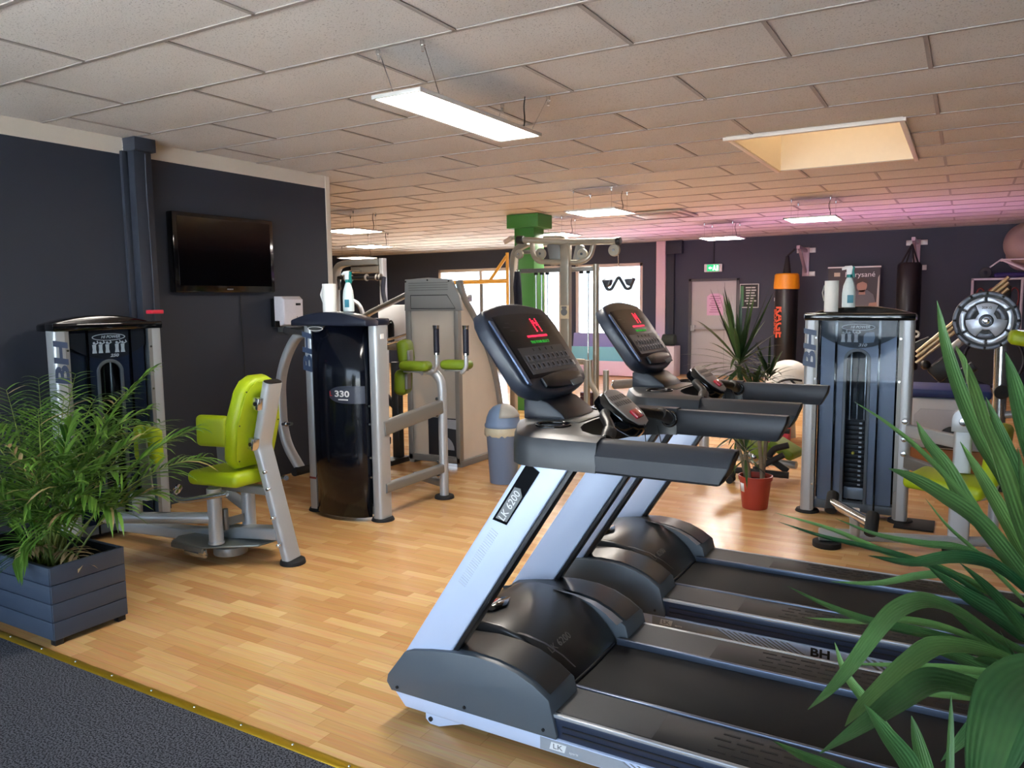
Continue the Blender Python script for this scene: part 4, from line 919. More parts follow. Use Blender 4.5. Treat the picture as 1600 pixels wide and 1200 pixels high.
obj('added_rear_sheet', B().bx((-4.58, rp[-1][0]-.03, .08), (-4.06, rp[-1][0]-.025, .75)).bx((-4.58, 6.36, .75), (-4.30, 6.365, 1.6)), MATS['beige_sheet'], ms)  # sheets added so the bright window behind shows less sharply
obj('rear_frame', B().bx((-4.64, rp[-1][0]-.05, 0), (-4.03, rp[-1][0], .08), .006).bx((-4.64, 5.95, 0), (-4.58, rp[-1][0], .05), .006).bx((-4.64, 6.35, 0), (-4.56, 6.43, 1.7), .006), gs, ms)
ik = [(-4.56, 6.34), (-4.07, 6.34)]
b = B()
for k in range(16): b.bx((-4.50, 6.12, .1+.055*k), (-4.16, 6.24, .148+.055*k), .004)
obj('inner_stack', b, pbr('inner_grey', (150, 144, 134), .5), ms)
bolts('guide_rod', [((x, 6.18, .1), (x, 6.18, 1.6)) for x in (-4.42, -4.24)], .014, steel, ms)
obj('top_plate', B().bx((-4.58, 6.1, 1.55), (-4.08, 6.26, 1.62), .004), steel, ms)
pl_ = obj('notice_plate', B().bx((-4.40, 5.945, .10), (-4.05, 5.953, .46), .002), pbr('notice_dark', (44, 48, 56), .4), ms)
obj('notice_print', B().prism([(-4.22, .45), (-4.07, .45), (-4.075, .36), (-4.22, .37)], 'y', 5.94, 5.946).prism([(-4.23, .16)]+[(-4.23+.13*math.sin(PI/2*k/6), .16+.13*math.cos(PI/2*k/6)) for k in range(7)], 'y', 5.94, 5.946), pbr('notice_pale', (168, 176, 188), .5), pl_)
# ------------------------------------------------------------------ swing-lid bin
bn = thing('swing_lid_bin', 'blue grey bin with domed lid beside the cable machine shroud', 'bin', (-3.383, 5.64, 0))
bc = pbr('bin_blue_grey', (112, 134, 166), .5, 0, .03, 200, .03)
c0 = (-3.383, 5.64, 0)
obj('bucket', B().lathe([(0, 0), (.112, 0), (.117, .006), (.146, .47), (.150, .475), (.150, .49), (.14, .49), (.11, .012), (0, .012)], c0, 36), bc, bn)
lid = obj('lid', B().lathe([(.154, .485), (.158, .492), (.156, .51), (.148, .52), (.140, .565), (.118, .62), (.085, .655), (.045, .674), (0, .68)], c0, 36), bc, bn)
fl = B(); G = []
for i in range(9):
    a = rad(-58+100*i/8); row = []
    for j in range(8):
        e = rad(20+66*j/7); r = .1515*math.cos(e)*(1.0); row.append((c0[0]+r*math.cos(a-.25), c0[1]+r*math.sin(a-.25), .52+.163*math.sin(e)))
    G.append(row)
obj('flap', B().grid(G), pbr('bin_flap_grey', (170, 170, 164), .4), lid, solid=.006)
fb = B(); G = []
R = random.Random(5)
for k in range(41):
    a = 2*PI*k/40; r1 = .156+R.uniform(-.003, .006); r2 = .154+R.uniform(-.003, .007); rr = 0
    if k == 40: G.append(G[0]); break
    G.append([(c0[0]+.153*math.cos(a), c0[1]+.153*math.sin(a), .487), (c0[0]+r1*math.cos(a), c0[1]+r1*math.sin(a), .462), (c0[0]+r2*math.cos(a), c0[1]+r2*math.sin(a), .43+R.uniform(-.012, .012)), (c0[0]+.149*math.cos(a), c0[1]+.149*math.sin(a), .415+R.uniform(-.015, .01))])
obj('bin_liner', fb.grid(G), pbr('cream_liner', (196, 190, 166), .45, 0, .3, 60, .06), bn)
# ------------------------------------------------------------------ planter and palm, front left
wood_n = pbr('navy_painted_board', (56, 66, 82), .5, 0, .06, 200, .06, stretch=(1, 1, 14))
pt = thing('planter_box', 'dark blue slatted planter box beside the brass floor strip', 'planter', (-3.93, 2.06, 0))
xa, xb, ya, yb_ = -4.33, -3.525, 1.878, 2.245
for nm, side_ in (('front', 0), ('back', 1), ('left', 2), ('right', 3)):
    for k in range(4):
        z0, z1 = .03+.0862*k, .03+.0862*k+.083
        b = B()
        if side_ == 0: b.bx((xa, ya, z0), (xb-.006, ya+.018, z1), .003)
        if side_ == 1: b.bx((xa, yb_-.018, z0), (xb-.006, yb_, z1), .003)
        if side_ == 2: b.bx((xa, ya+.018, z0), (xa+.018, yb_-.018, z1), .003)
        if side_ == 3: b.bx((xb-.018, ya+.004, z0), (xb, yb_-.004, z1), .003)
        obj('board', b, wood_n, pt)
obj('inner_liner', B().bx((xa+.019, ya+.019, .031), (xa+.024, yb_-.019, .37)).bx((xb-.024, ya+.019, .031), (xb-.019, yb_-.019, .37)).bx((xa+.024, ya+.019, .031), (xb-.024, ya+.024, .37)).bx((xa+.024, yb_-.024, .031), (xb-.024, yb_-.019, .37)), black_pl, pt)
obj('soil', B().bx((xa+.025, ya+.025, .22), (xb-.025, yb_-.025, .30), .004), speckle('potting_soil', (44, 34, 28), (20, 16, 14), 90, .5, 1, .8), pt)
for x in (xa+.05, xb-.03):
    for y in (ya+.03, yb_-.03): obj('foot', B().bx((x-.02, y-.02, 0), (x+.02, y+.02, .03), .003), black_pl, pt)
def leaf_mat(name, a, b_, rough=.42, veins=0, trans=.22):
    m = bpy.data.materials.new(name); m.use_nodes = True
    nt = m.node_tree; N = nt.nodes; L = nt.links; p = N['Principled BSDF']
    tc = N.new('ShaderNodeTexCoord'); no = N.new('ShaderNodeTexNoise'); no.inputs['Scale'].default_value = 9; no.inputs['Detail'].default_value = 3
    L.new(tc.outputs['Object'], no.inputs['Vector'])
    ge = N.new('ShaderNodeNewGeometry'); ad = N.new('ShaderNodeMix'); ad.data_type = 'FLOAT'; ad.inputs['Factor'].default_value = .6
    L.new(no.outputs['Fac'], ad.inputs['A']); L.new(ge.outputs['Random Per Island'], ad.inputs['B'])
    r = N.new('ShaderNodeValToRGB'); r.color_ramp.elements[0].position = .2; r.color_ramp.elements[1].position = .85
    r.color_ramp.elements[0].color = lin(*a); r.color_ramp.elements[1].color = lin(*b_)
    L.new(ad.outputs['Result'], r.inputs['Fac']); col = r.outputs['Color']
    if veins:
        sx = N.new('ShaderNodeSeparateXYZ'); L.new(tc.outputs['UV'], sx.inputs[0])
        sn = N.new('ShaderNodeMath'); sn.operation = 'MULTIPLY'; sn.inputs[1].default_value = 44; L.new(sx.outputs[0], sn.inputs[0])
        s2 = N.new('ShaderNodeMath'); s2.operation = 'SINE'; L.new(sn.outputs[0], s2.inputs[0])
        s3 = N.new('ShaderNodeMapRange'); s3.inputs['From Min'].default_value = -1; s3.inputs['To Min'].default_value = 1-veins; s3.inputs['To Max'].default_value = 1+veins
        L.new(s2.outputs[0], s3.inputs['Value'])
        vm = N.new('ShaderNodeVectorMath'); vm.operation = 'SCALE'; L.new(col, vm.inputs[0]); L.new(s3.outputs[0], vm.inputs['Scale']); col = vm.outputs[0]
        bp = N.new('ShaderNodeBump'); bp.inputs['Strength'].default_value = .25; bp.inputs['Distance'].default_value = .002
        L.new(s2.outputs[0], bp.inputs['Height']); L.new(bp.outputs[0], p.inputs['Normal'])
    L.new(col, p.inputs['Base Color'])
    p.inputs['Roughness'].default_value = rough
    out = N['Material Output']; t = N.new('ShaderNodeBsdfTranslucent'); L.new(col, t.inputs['Color'])
    mx = N.new('ShaderNodeMixShader'); mx.inputs[0].default_value = trans; L.new(p.outputs[0], mx.inputs[1]); L.new(t.outputs[0], mx.inputs[2]); L.new(mx.outputs[0], out.inputs['Surface'])
    return m
palm_m = leaf_mat('palm_leaf', (40, 84, 24), (126, 168, 70), .33)
dry_m = leaf_mat('dry_leaf', (150, 120, 84), (196, 172, 128))
palm_stem = leaf_mat('palm_stalk', (96, 122, 52), (150, 160, 84))
drac_m = leaf_mat('dracaena_leaf', (24, 46, 24), (70, 98, 52), .35)
yuc_m = leaf_mat('yucca_leaf', (34, 78, 46), (108, 150, 84), .3, .06)
def blade(b, pts, w, up=(0, 0, 1), fold=.25, prof=None, cols=3):
    """one strap leaf along pts, folded at the midrib, tapering to a point"""
    P = [V(p) for p in pts]; n = len(P); rows = []
    prof = prof or (lambda t: min(1, .35+2.2*t) * (1-t**2.2)**.75)
    uv = b.bm.loops.layers.uv.verify()
    for i, p in enumerate(P):
        tg = (P[min(i+1, n-1)]-P[max(i-1, 0)]).normalized(); s = tg.cross(V(up))
        if s.length < 1e-3: s = V((1, 0, 0))
        s.normalize(); nn = s.cross(tg).normalized(); k = w*.5*max(prof(i/(n-1)), .02)
        rows.append([b.bm.verts.new(p+s*k*q+nn*k*fold*abs(q)**1.4) for q in [-1+2*j/(cols-1) for j in range(cols)]])
    for i in range(n-1):
        for j in range(cols-1):
            f = b.bm.faces.new((rows[i][j], rows[i][j+1], rows[i+1][j+1], rows[i+1][j]))
            for l, (u_, v_) in zip(f.loops, ((j, i), (j+1, i), (j+1, i+1), (j, i+1))): l[uv].uv = (u_/(cols-1), v_/(n-1))
def bez(a, c, d, n):
    a, c, d = V(a), V(c), V(d); return [a*(1-t)**2+c*2*t*(1-t)+d*t*t for t in [k/n for k in range(n+1)]]
R = random.Random(11)
palm = thing('areca_palm', 'bushy green palm growing in the dark blue planter box', 'plant', (-3.80, 2.07, .30))
lb, sb, db_ = B(), B(), B()
def frond(base, tip, lift, nl=20, ll=.30, dry=False):
    base, tip = V(base), V(tip); mid = (base+tip)/2+V((0, 0, lift))
    sp = bez(base, mid+(tip-base)*-.05, tip, 16)
    sb.tube(sp, circ(.006, 6), taper=lambda t: 1-.8*t)
    L = len(sp)-1
    for i in range(nl):
        t = .30+.70*i/(nl-1); f = t*L; k = min(int(f), L-1); p = sp[k].lerp(sp[k+1], f-k); tg = (sp[k+1]-sp[k]).normalized()
        side = tg.cross(V((0, 0, 1)));
        if side.length < .05: side = V((1, 0, 0))
        side.normalize()
        for s in (-1, 1):
            l = ll*(1-.55*abs(t-.55)/.45)*R.uniform(.8, 1.15)
            d = (tg*R.uniform(.55, .85)+side*s*R.uniform(.7, .95)+V((0, 0, R.uniform(.0, .25)))).normalized()
            e = p+d*l+V((0, 0, -.32*l*R.uniform(.6, 1.3)))
            blade(db_ if (dry or R.random() < .025) else lb, bez(p, p+d*l*.6, e, 4), R.uniform(.013, .022), fold=.3)
pc = V((-3.80, 2.06, .30))
tips = [(300, 672, 4.0), (316, 715, 4.15), (235, 580, 3.9), (228, 640, 3.95), (205, 690, 3.9), (240, 770, 3.95), (190, 740, 3.8), (150, 620, 4.6), (118, 585, 4.4), (60, 592, 4.5), (10, 610, 4.3), (-60, 640, 4.2), (-90, 720, 3.9), (-40, 780, 3.7), (20, 880, 3.55), (60, 640, 3.9), (110, 660, 3.75), (150, 780, 3.62), (185, 800, 3.72), (90, 760, 3.55), (30, 720, 3.6), (-20, 660, 3.9), (130, 700, 4.9), (200, 610, 4.7), (60, 690, 4.9), (10, 700, 4.7), (250, 660, 4.5), (80, 830, 3.5), (170, 660, 4.2), (-100, 600, 4.4), (100, 620, 4.1), (40, 790, 3.55), (10, 820, 3.5), (70, 720, 3.6), (130, 740, 3.65), (-30, 740, 3.6), (45, 680, 4.3), (160, 700, 4.3), (90, 640, 4.6), (30, 650, 4.6), (120, 800, 3.6), (215, 660, 4.2)]
for px, py, d in tips:
    tip = atd(px, py, d); a = R.uniform(0, 2*PI); base = pc+V((R.uniform(-.18, .12), R.uniform(-.08, .08), 0))
    frond(base, tip, R.uniform(.16, .32), R.randint(16, 21), R.uniform(.24, .34))
for px, py, d in ((40, 865, 3.55), (130, 880, 3.66), (15, 700, 3.7)):
    frond(pc+V((R.uniform(-.1, .1), 0, 0)), atd(px, py, d), .12, 9, .13, True)
obj('foliage', lb, palm_m, palm); obj('stalks', sb, palm_stem, palm); obj('withered_leaves', db_, dry_m, palm, label='withered beige leaf tips')
# ------------------------------------------------------------------ dracaena in the red pot
pot = thing('potted_dracaena', 'spiky dracaena plant in a terracotta red pot on the wooden floor', 'plant', (-1.297, 5.80, 0))
cx, cy = -1.297, 5.80
pm_ = pbr('terracotta_plastic', (166, 58, 42), .5, 0, .05, 100, .05)
pp = obj('pot', B().lathe([(0, .004), (.088, 0), (.092, .01), (.112, .20), (.112, .212), (.122, .214), (.124, .245), (.114, .246), (.108, .21), (.1, .205), (.085, .012), (0, .012)], (cx, cy, 0), 40), pm_, pot)
obj('pot_sticker', B().grid([[(cx+.1075*math.cos(a)*k, cy+.1075*math.sin(a)*k, z) for z, k in ((.13, .975), (.195, 1.045))] for a in [rad(212+3.5*i) for i in range(8)]]), ink_w, pp, solid=.0015)
obj('soil', B().cyl((cx, cy, .17), (cx, cy, .205), .098, .107, 28), MATS.get('x', None) or speckle('dark_compost', (50, 38, 32), (22, 18, 16), 90, .5, 1, .8), pot)
cane = leaf_mat('cane_bark', (88, 76, 62), (150, 136, 114), .8)
fb = B()
def rosette(c, n, l, w, seed, lo=-30, hi=80, droop=.35, b=fb):
    q = random.Random(seed)
    for i in range(n):
        a = 2.399*i+q.uniform(-.2, .2); e = rad(lo+(hi-lo)*((i+.5)/n)**1.15+q.uniform(-8, 8)); ll = l*q.uniform(.75, 1.12)*(.7 if math.cos(a) > .3 and c[0] < -1.2 and c[1] > 5.5 and c[1] < 6.2 else 1)
        d = V((math.cos(a)*math.cos(e), math.sin(a)*math.cos(e), math.sin(e)))
        s = V(c)+V((math.cos(a)*.012, math.sin(a)*.012, -.05+.12*i/n))
        m_ = s+d*ll*.55; t_ = s+d*ll+V((0, 0, -droop*ll*math.cos(e)*q.uniform(.5, 1.2)))
        blade(b, bez(s, m_, t_, 6), w*q.uniform(.8, 1.1), fold=.2)
canes = [((-1.36, 5.79), (-1.43, 5.80, 1.06)), ((-1.25, 5.82), (-1.24, 5.90, .93)), ((-1.33, 5.76), (-1.345, 5.68, .42)), ((-1.24, 5.77), (-1.30, 5.70, .86)), ((-1.37, 5.83), (-1.47, 5.88, .50))]
for (x, y), tp in canes:
    obj('cane', B().tube([(x, y, .19), ((x+tp[0])/2+.01, (y+tp[1])/2, (.19+tp[2])/2), (*tp[:2], tp[2])], circ(.014, 10)), cane, pot)
rosette(canes[0][1], 62, .50, .034, 1, -40, 86); rosette(canes[1][1], 44, .36, .026, 2, -45, 75, .5); rosette(canes[2][1], 26, .27, .026, 3, -20, 80)
rosette(canes[3][1], 36, .34, .026, 4, -45, 70, .5); rosette(canes[4][1], 14, .27, .022, 5, -50, 50)
q = random.Random(9)
for i in range(9):
    a = q.uniform(0, 6.28); e = rad(q.uniform(55, 85)); s = V(canes[0][1]); d = V((math.cos(a)*math.cos(e), math.sin(a)*math.cos(e), math.sin(e)))
    blade(fb, bez(s, s+d*.3, s+d*.62, 5), .034, fold=.2)
obj('foliage', fb, drac_m, pot)
# ------------------------------------------------------------------ yucca, front right
yu = thing('potted_yucca', 'big strap-leaved green plant close to the camera at the right', 'plant', (.16, 1.58, 0))
px0, py0 = .16, 1.58
obj('pot', B().lathe([(0, .004), (.13, 0), (.135, .01), (.165, .28), (.175, .285), (.175, .31), (.16, .31), (.13, .012), (0, .012)], (px0, py0, 0), 36), pbr('brown_pot', (90, 62, 48), .5), yu)
obj('soil', B().cyl((px0, py0, .22), (px0, py0, .27), .14, .152, 28), MATS.get('y') or speckle('yucca_soil', (50, 38, 32), (22, 18, 16), 90, .5, 1, .8), yu)
obj('trunk', B().tube([(px0, py0, .24), (px0-.01, py0+.01, .5), (px0+.0, py0+.02, .92)], circ(.028, 14)), cane, yu)
yb2 = B()
# base px, bend px, tip px with distances along the view axis; width in metres
def cat(P, n=5):
    P = [P[0]*2-P[1]]+P+[P[-1]*2-P[-2]]; o = []
    for i in range(1, len(P)-2):
        a, p, q, c = P[i-1:i+3]
        for k in range(n):
            t = k/n; o.append(.5*((2*p)+(q-a)*t+(2*a-5*p+4*q-c)*t*t+(3*p-a-3*q+c)*t**3))
    return o+[P[-2]]
# leaf spines, tip first: outline points with the distance from the lens at tip and base, and the width
YL = [([(1262, 1109), (1295, 1080), (1330, 1040), (1370, 985), (1402, 953), (1446, 940), (1500, 960), (1560, 1000), (1620, 1030)], 1.12, 1.42, 34),
 ([(1280, 1178), (1350, 1132), (1400, 1096), (1450, 1066), (1500, 1072), (1560, 1085), (1620, 1060)], 1.08, 1.40, 50),
 ([(1320, 1135), (1342, 1108), (1380, 1072), (1420, 1036), (1465, 1010), (1540, 1018), (1620, 1050)], 1.15, 1.42, 36),
 ([(1230, 916), (1290, 946), (1360, 972), (1440, 990), (1500, 1008), (1560, 1036), (1630, 1080)], 1.34, 1.42, 24),
 ([(1526, 1270), (1530, 1220), (1542, 1150), (1562, 1092), (1600, 1055), (1660, 1040)], 1.0, 1.2, 84),
 ([(1494, 540), (1504, 575), (1530, 660), (1560, 740), (1600, 850), (1660, 980)], 1.22, 1.40, 74),
 ([(1464, 470), (1476, 540), (1498, 615), (1530, 690), (1580, 780), (1650, 950)], 1.48, 1.45, 40),
 ([(1571, 550), (1584, 610), (1604, 690), (1640, 800), (1680, 940)], 1.45, 1.45, 56),
 ([(1335, 628), (1380, 658), (1432, 700), (1490, 760), (1560, 840), (1640, 950)], 1.45, 1.42, 17),
 ([(1432, 658), (1448, 692), (1476, 730), (1506, 785), (1560, 860), (1640, 960)], 1.55, 1.45, 38),
 ([(1388, 732), (1424, 749), (1467, 775), (1529, 820), (1600, 905), (1660, 990)], 1.4, 1.42, 50),
 ([(1445, 778), (1480, 822), (1524, 862), (1580, 920), (1640, 980)], 1.6, 1.5, 11),
 ([(1210, 801), (1300, 828), (1390, 866), (1470, 890), (1550, 930), (1640, 980)], 1.62, 1.48, 17),
 ([(1215, 815), (1290, 840), (1390, 864), (1480, 896), (1560, 950)], 1.56, 1.48, 14),
 ([(1305, 810), (1370, 836), (1440, 850), (1500, 858), (1570, 890), (1640, 950)], 1.5, 1.42, 18),
 ([(1356, 868), (1420, 880), (1490, 872), (1550, 884), (1610, 930), (1660, 980)], 1.36, 1.4, 32),
 ([(1298, 909), (1370, 912), (1440, 900), (1500, 902), (1570, 940)], 1.58, 1.5, 17),
 ([(1448, 884), (1500, 926), (1556, 962), (1610, 1000), (1660, 1030)], 1.5, 1.42, 46),
 ([(1257, 965), (1340, 972), (1420, 970), (1500, 990), (1580, 1030)], 1.48, 1.45, 16),
 ([(1304, 1003), (1320, 1052), (1351, 1096), (1384, 1146), (1425, 1194), (1470, 1260)], 1.42, 1.3, 27),
 ([(1322, 1037), (1400, 1040), (1480, 1044), (1550, 1052), (1620, 1060)], 1.5, 1.42, 15),
 ([(1350, 1100), (1384, 1150), (1420, 1200), (1450, 1270)], 1.12, 1.1, 44),
 ([(1208, 1158), (1250, 1181), (1310, 1205), (1380, 1240)], 1.22, 1.3, 24),
 ([(1424, 1118), (1434, 1165), (1450, 1230), (1460, 1290)], 1.22, 1.2, 34),
 ([(1486, 1084), (1485, 1150), (1482, 1240), (1480, 1290)], 1.3, 1.25, 15),
 ([(1480, 950), (1530, 990), (1580, 1050), (1640, 1110)], 1.5, 1.42, 52),
 ([(1562, 985), (1590, 1040), (1615, 1090), (1640, 1120)], 1.3, 1.4, 18),
 ([(1500, 880), (1550, 930), (1600, 990), (1640, 1040)], 1.36, 1.4, 40), ([(1520, 1030), (1560, 1040), (1620, 1060)], 1.36, 1.42, 30),
 ([(1440, 1010), (1500, 1030), (1560, 1060), (1620, 1090)], 1.52, 1.45, 34), ([(1500, 690), (1540, 760), (1590, 850), (1650, 960)], 1.55, 1.45, 36),
 ([(1540, 620), (1570, 700), (1610, 800), (1670, 940)], 1.5, 1.45, 40), ([(1450, 1055), (1520, 1060), (1600, 1080)], 1.55, 1.45, 26),
 ([(1470, 1190), (1530, 1130), (1590, 1090), (1640, 1080)], 1.35, 1.4, 40), ([(1590, 700), (1600, 790), (1625, 880), (1670, 980)], 1.3, 1.4, 46),
 ([(1400, 1080), (1470, 1085), (1550, 1090), (1630, 1090)], 1.6, 1.48, 22), ([(1560, 1240), (1580, 1180), (1610, 1120), (1660, 1080)], 1.35, 1.4, 46)]
for pts, d0, d1, wpx in YL:
    n_ = len(pts); sp_ = [atd(p[0], p[1], d0+(d1-d0)*k/(n_-1)) for k, p in enumerate(pts)][::-1]
    blade(yb2, cat(sp_), wpx*(d0+d1)/2/1213, up=tuple(-RZ*.6+V((0, 0, .8))+RX*.0), fold=.3, cols=5, prof=lambda t: min(1, .55+1.2*t)*(1-t**2.6)**.85)
q = random.Random(4)
for i in range(22):
    a = q.uniform(-PI*.45, PI*.45); e = rad(q.uniform(-30, 70)); s = V((px0+.01, py0+.02, .78+.12*i/26)); d = V((math.cos(a)*math.cos(e), math.sin(a)*math.cos(e), math.sin(e)))
    l = q.uniform(.35, .5); blade(yb2, bez(s, s+d*l*.5, s+d*l+V((0, 0, -.12)), 8), .055, fold=.25)
obj('foliage', yb2, yuc_m, yu, sharp=80)
# ------------------------------------------------------------------ cable station in front of the windows
champ = pbr('champagne_metal', (168, 162, 148), .35, .45, .02, 200, .05)
cs_ = thing('cable_station', 'multi-station cable tower with rope and handle hanging in front of the windows', 'cable machine', (-3.7, 7.6, 0))
y = 7.5
obj('left_column', B().tube([(-4.47, y+.2, .02), (-4.41, y+.12, 1.95), (-4.34, y+.05, 2.12), (-4.14, y, 2.18)], rrect(.07, .075, .012), .1, up=(0, 1, 0)), champ, cs_)
obj('right_column', B().tube([(-3.39, y+.1, .02), (-3.39, y+.1, 1.93)], circ(.033, 14)), champ, cs_)
cc = obj('center_column', B().tube([(-3.67, y-.05, .02), (-3.67, y-.05, 2.02), (-3.69, y+.0, 2.15), (-3.80, y+.1, 2.20), (-4.0, y+.1, 2.20)], rrect(.105, .075, .012), .12, up=(0, 1, 0)), champ, cs_)
obj('instruction_label', B().bx((-3.725, y-.096, 1.36), (-3.615, y-.0925, 1.50)), pbr('label_cream', (222, 210, 178), .6), cc)
obj('label_print', B().cyl((-3.67, y-.0925, 1.43), (-3.67, y-.0975, 1.43), .038, n=14).bx((-3.70, y-.0975, 1.465), (-3.64, y-.0965, 1.49)), ink_g, cc)
obj('pull_up_bar', B().tube([(-4.24, y-.05, 2.215), (-3.66, y+.0, 2.165), (-3.08, y-.05, 2.145)], circ(.033, 14), .1), champ, cs_)
obj('bar_cap', B().cyl((-4.26, y-.05, 2.216), (-4.18, y-.045, 2.21), .045, n=16, bev=.006).cyl((-3.10, y-.05, 2.145), (-3.05, y-.05, 2.144), .04, n=16, bev=.006), black_pl, cs_)
obj('hoop', B().tube([(-4.10, y, 2.18), (-4.08, y-.02, 2.04), (-4.0, y-.03, 1.97), (-3.5, y-.03, 1.945), (-3.40, y-.02, 2.0), (-3.37, y, 2.14)], circ(.028, 14), .12), champ, cs_)
obj('cross_beam', B().bx((-4.30, y+.08, 1.86), (-3.37, y+.16, 1.905), .006).bx((-4.42, y+.2, 2.08), (-4.2, y+.3, 2.12), .004), silver_dk, cs_)
obj('pulley_cover', B().box((-3.83, y+.03, 2.05), (.16, .06, .24), (0, rad(-12), 0), .02).box((-3.57, y+.05, 2.04), (.10, .05, .2), (0, rad(14), 0), .02), silver_dk, cs_)
for c, r in (((-4.25, y-.02, 2.06), .05), ((-3.50, y, 2.035), .055), ((-3.12, y-.05, 2.055), .062), ((-4.02, y+.05, 2.06), .06)):
    p = obj('pulley', B().lathe([(0, -.018), (r*.9, -.018), (r, -.012), (r*.88, 0), (r, .012), (r*.9, .018), (0, .018)], c, 26, M=MX.Rotation(PI/2, 4, 'X')), champ, cs_)
    obj('bolt', B().cyl((c[0], c[1]-.018, c[2]), (c[0], c[1]-.032, c[2]), .014, n=12), steel, p)
bolts('guide_rod', [((x, y+.12, .3), (x, y+.12, 1.88)) for x in (-4.12, -4.05, -3.98, -3.80, -3.49)], .009, steel, cs_, 10, 0)
bolts('rubber_stop', [((x, y+.12, 1.835), (x, y+.12, 1.865)) for x in (-4.12, -4.05, -3.98, -3.80, -3.49, -3.57)], .022, rubber, cs_)
b = B()
for k in range(12): b.bx((-4.16, y+.06, .12+.045*k), (-3.94, y+.18, .16+.045*k), .003)
for k in range(10): b.bx((-3.56, y+.06, .12+.045*k), (-3.42, y+.18, .16+.045*k), .003)
obj('weight_stack', b, pbr('stack_maroon', (74, 36, 42), .5), cs_)
rp_ = obj('triceps_rope', B().tube([(-4.262, y-.06, 1.87), (-4.275, y-.07, 1.7), (-4.262, y-.07, 1.50)], circ(.026, 12)).tube([(-4.252, y-.05, 1.87), (-4.23, y-.06, 1.65), (-4.225, y-.06, 1.47)], circ(.026, 12)), pbr('navy_rope', (24, 28, 44), .8, 0, .3, 300, .15), cs_)
obj('rope_knob', B().ball((-4.262, y-.07, 1.49), .04).ball((-4.225, y-.06, 1.46), .04), rubber, rp_)
obj('rope_link', B().cyl((-4.255, y-.03, 2.03), (-4.257, y-.055, 1.88), .006, n=8).torus((-4.257, y-.055, 1.875), .018, .005, M=MX.Rotation(PI/2, 4, 'X')), steel, rp_)
vh = obj('v_handle', B().tube([(-3.22, y-.08, 1.765), (-3.19, y-.08, 1.66), (-3.14, y-.08, 1.655), (-3.06, y-.08, 1.79), (-2.98, y-.08, 1.66), (-2.93, y-.08, 1.665), (-2.90, y-.08, 1.77)], circ(.016, 10), .03), pbr('slate_handle', (56, 62, 72), .4), cs_)
obj('handle_wing', B().prism([(-3.235, 1.755), (-3.13, 1.76), (-3.15, 1.70), (-3.20, 1.675)], 'y', y-.12, y-.04, .008), MATS['slate_handle'], vh)
obj('handle_wing', B().prism([(-2.885, 1.765), (-2.99, 1.76), (-2.965, 1.70), (-2.92, 1.685)], 'y', y-.12, y-.04, .008), MATS['slate_handle'], vh)
b = B()
for k in range(6): b.torus((-3.06, y-.08, 1.82+.018*k), .009, .0025, 12, 6, M=MX.Rotation(PI/2, 4, 'X') @ MX.Rotation(PI/2*(k % 2), 4, 'Y'))
obj('chain', b.cyl((-3.062, y-.08, 1.92), (-3.08, y-.055, 2.03), .0045, n=8), steel, vh)
obj('leg_station', B().tube([(-3.29, y-.35, .02), (-3.29, y-.35, .95)], rrect(.05, .06, .01)).tube([(-3.31, y-.35, .93), (-3.50, y-.3, .93)], circ(.03, 12)).tube([(-3.27, y-.33, .95), (-3.26, y-.33, .72), (-3.08, y-.30, .42)], rrect(.045, .05, .01), .05).tube([(-3.05, y-.42, .86), (-3.05, y-.42, .62), (-3.0, y-.40, .42)], rrect(.05, .05, .01), .05), champ, cs_)
obj('roller', B().cyl((-2.98, y-.42, .72), (-2.72, y-.30, .74), .045, n=20, bev=.01), pbr('grey_foam', (120, 112, 104), .7), cs_)
obj('roller_ring', B().torus((-2.97, y-.425, .72), .038, .008, M=MX.Rotation(PI/2, 4, 'Y')), chrome, cs_)
obj('base_frame', B().bx((-4.52, y+.05, 0), (-3.3, y+.3, .07), .006).bx((-3.75, y-.5, 0), (-2.9, y+.06, .06), .006), silver_dk, cs_)
# ------------------------------------------------------------------ strength machines far left
pm2 = thing('pulldown_machine', 'grey arched pulldown machine at the far left below the row of three lamps', 'weight machine', (-7.9, 9.1, 0))
obj('arch', B().tube([(-8.36, 9.0, .03), (-8.36, 9.0, 1.9), (-8.30, 9.0, 2.10), (-8.15, 9.0, 2.15), (-7.50, 9.0, 2.15)], rrect(.09, .12, .02), .2, up=(0, 1, 0)), silver_dk, pm2)
obj('inner_arch', B().tube([(-8.24, 8.95, 1.75), (-8.22, 8.95, 1.95), (-8.08, 8.95, 2.02), (-7.8, 8.95, 2.02)], circ(.02, 10), .1), steel, pm2)
obj('top_housing', B().bx((-8.05, 9.0, 1.99), (-7.50, 9.12, 2.13), .02), pbr('brown_grey_plastic', (98, 92, 84), .4), pm2)
obj('front_column', B().tube([(-7.46, 9.05, .03), (-7.46, 9.05, 2.2)], rrect(.07, .10, .012), up=(0, 1, 0)), silver, pm2)
obj('cross_arm', B().cyl((-8.2, 8.9, 1.93), (-7.28, 8.85, 1.90), .028, n=14), black_pl, pm2)
for x in (-8.02, -7.92, -7.62, -7.42, -7.36): obj('collar_ring', B().torus((x, 8.87, 1.92), .036, .016, 18, 8, M=MX.Rotation(PI/2, 4, 'Y')), silver_dk, pm2)
obj('hand_grip', B().cyl((-8.2, 8.9, 1.91), (-8.14, 8.86, 1.76), .025, n=12), black_pl, pm2)
obj('hand_grip', B().tube([(-7.28, 8.85, 1.92), (-7.30, 8.84, 1.70), (-7.26, 8.84, 1.55), (-7.1, 8.8, 1.25), (-7.05, 8.8, 1.0)], circ(.034, 14), .08), pbr('dark_navy_grip', (20, 23, 36), .4), pm2)
obj('seat', B().pad((-7.75, 8.9, .50), (.4, .35, .09), None, .035), lime_dk, pm2)
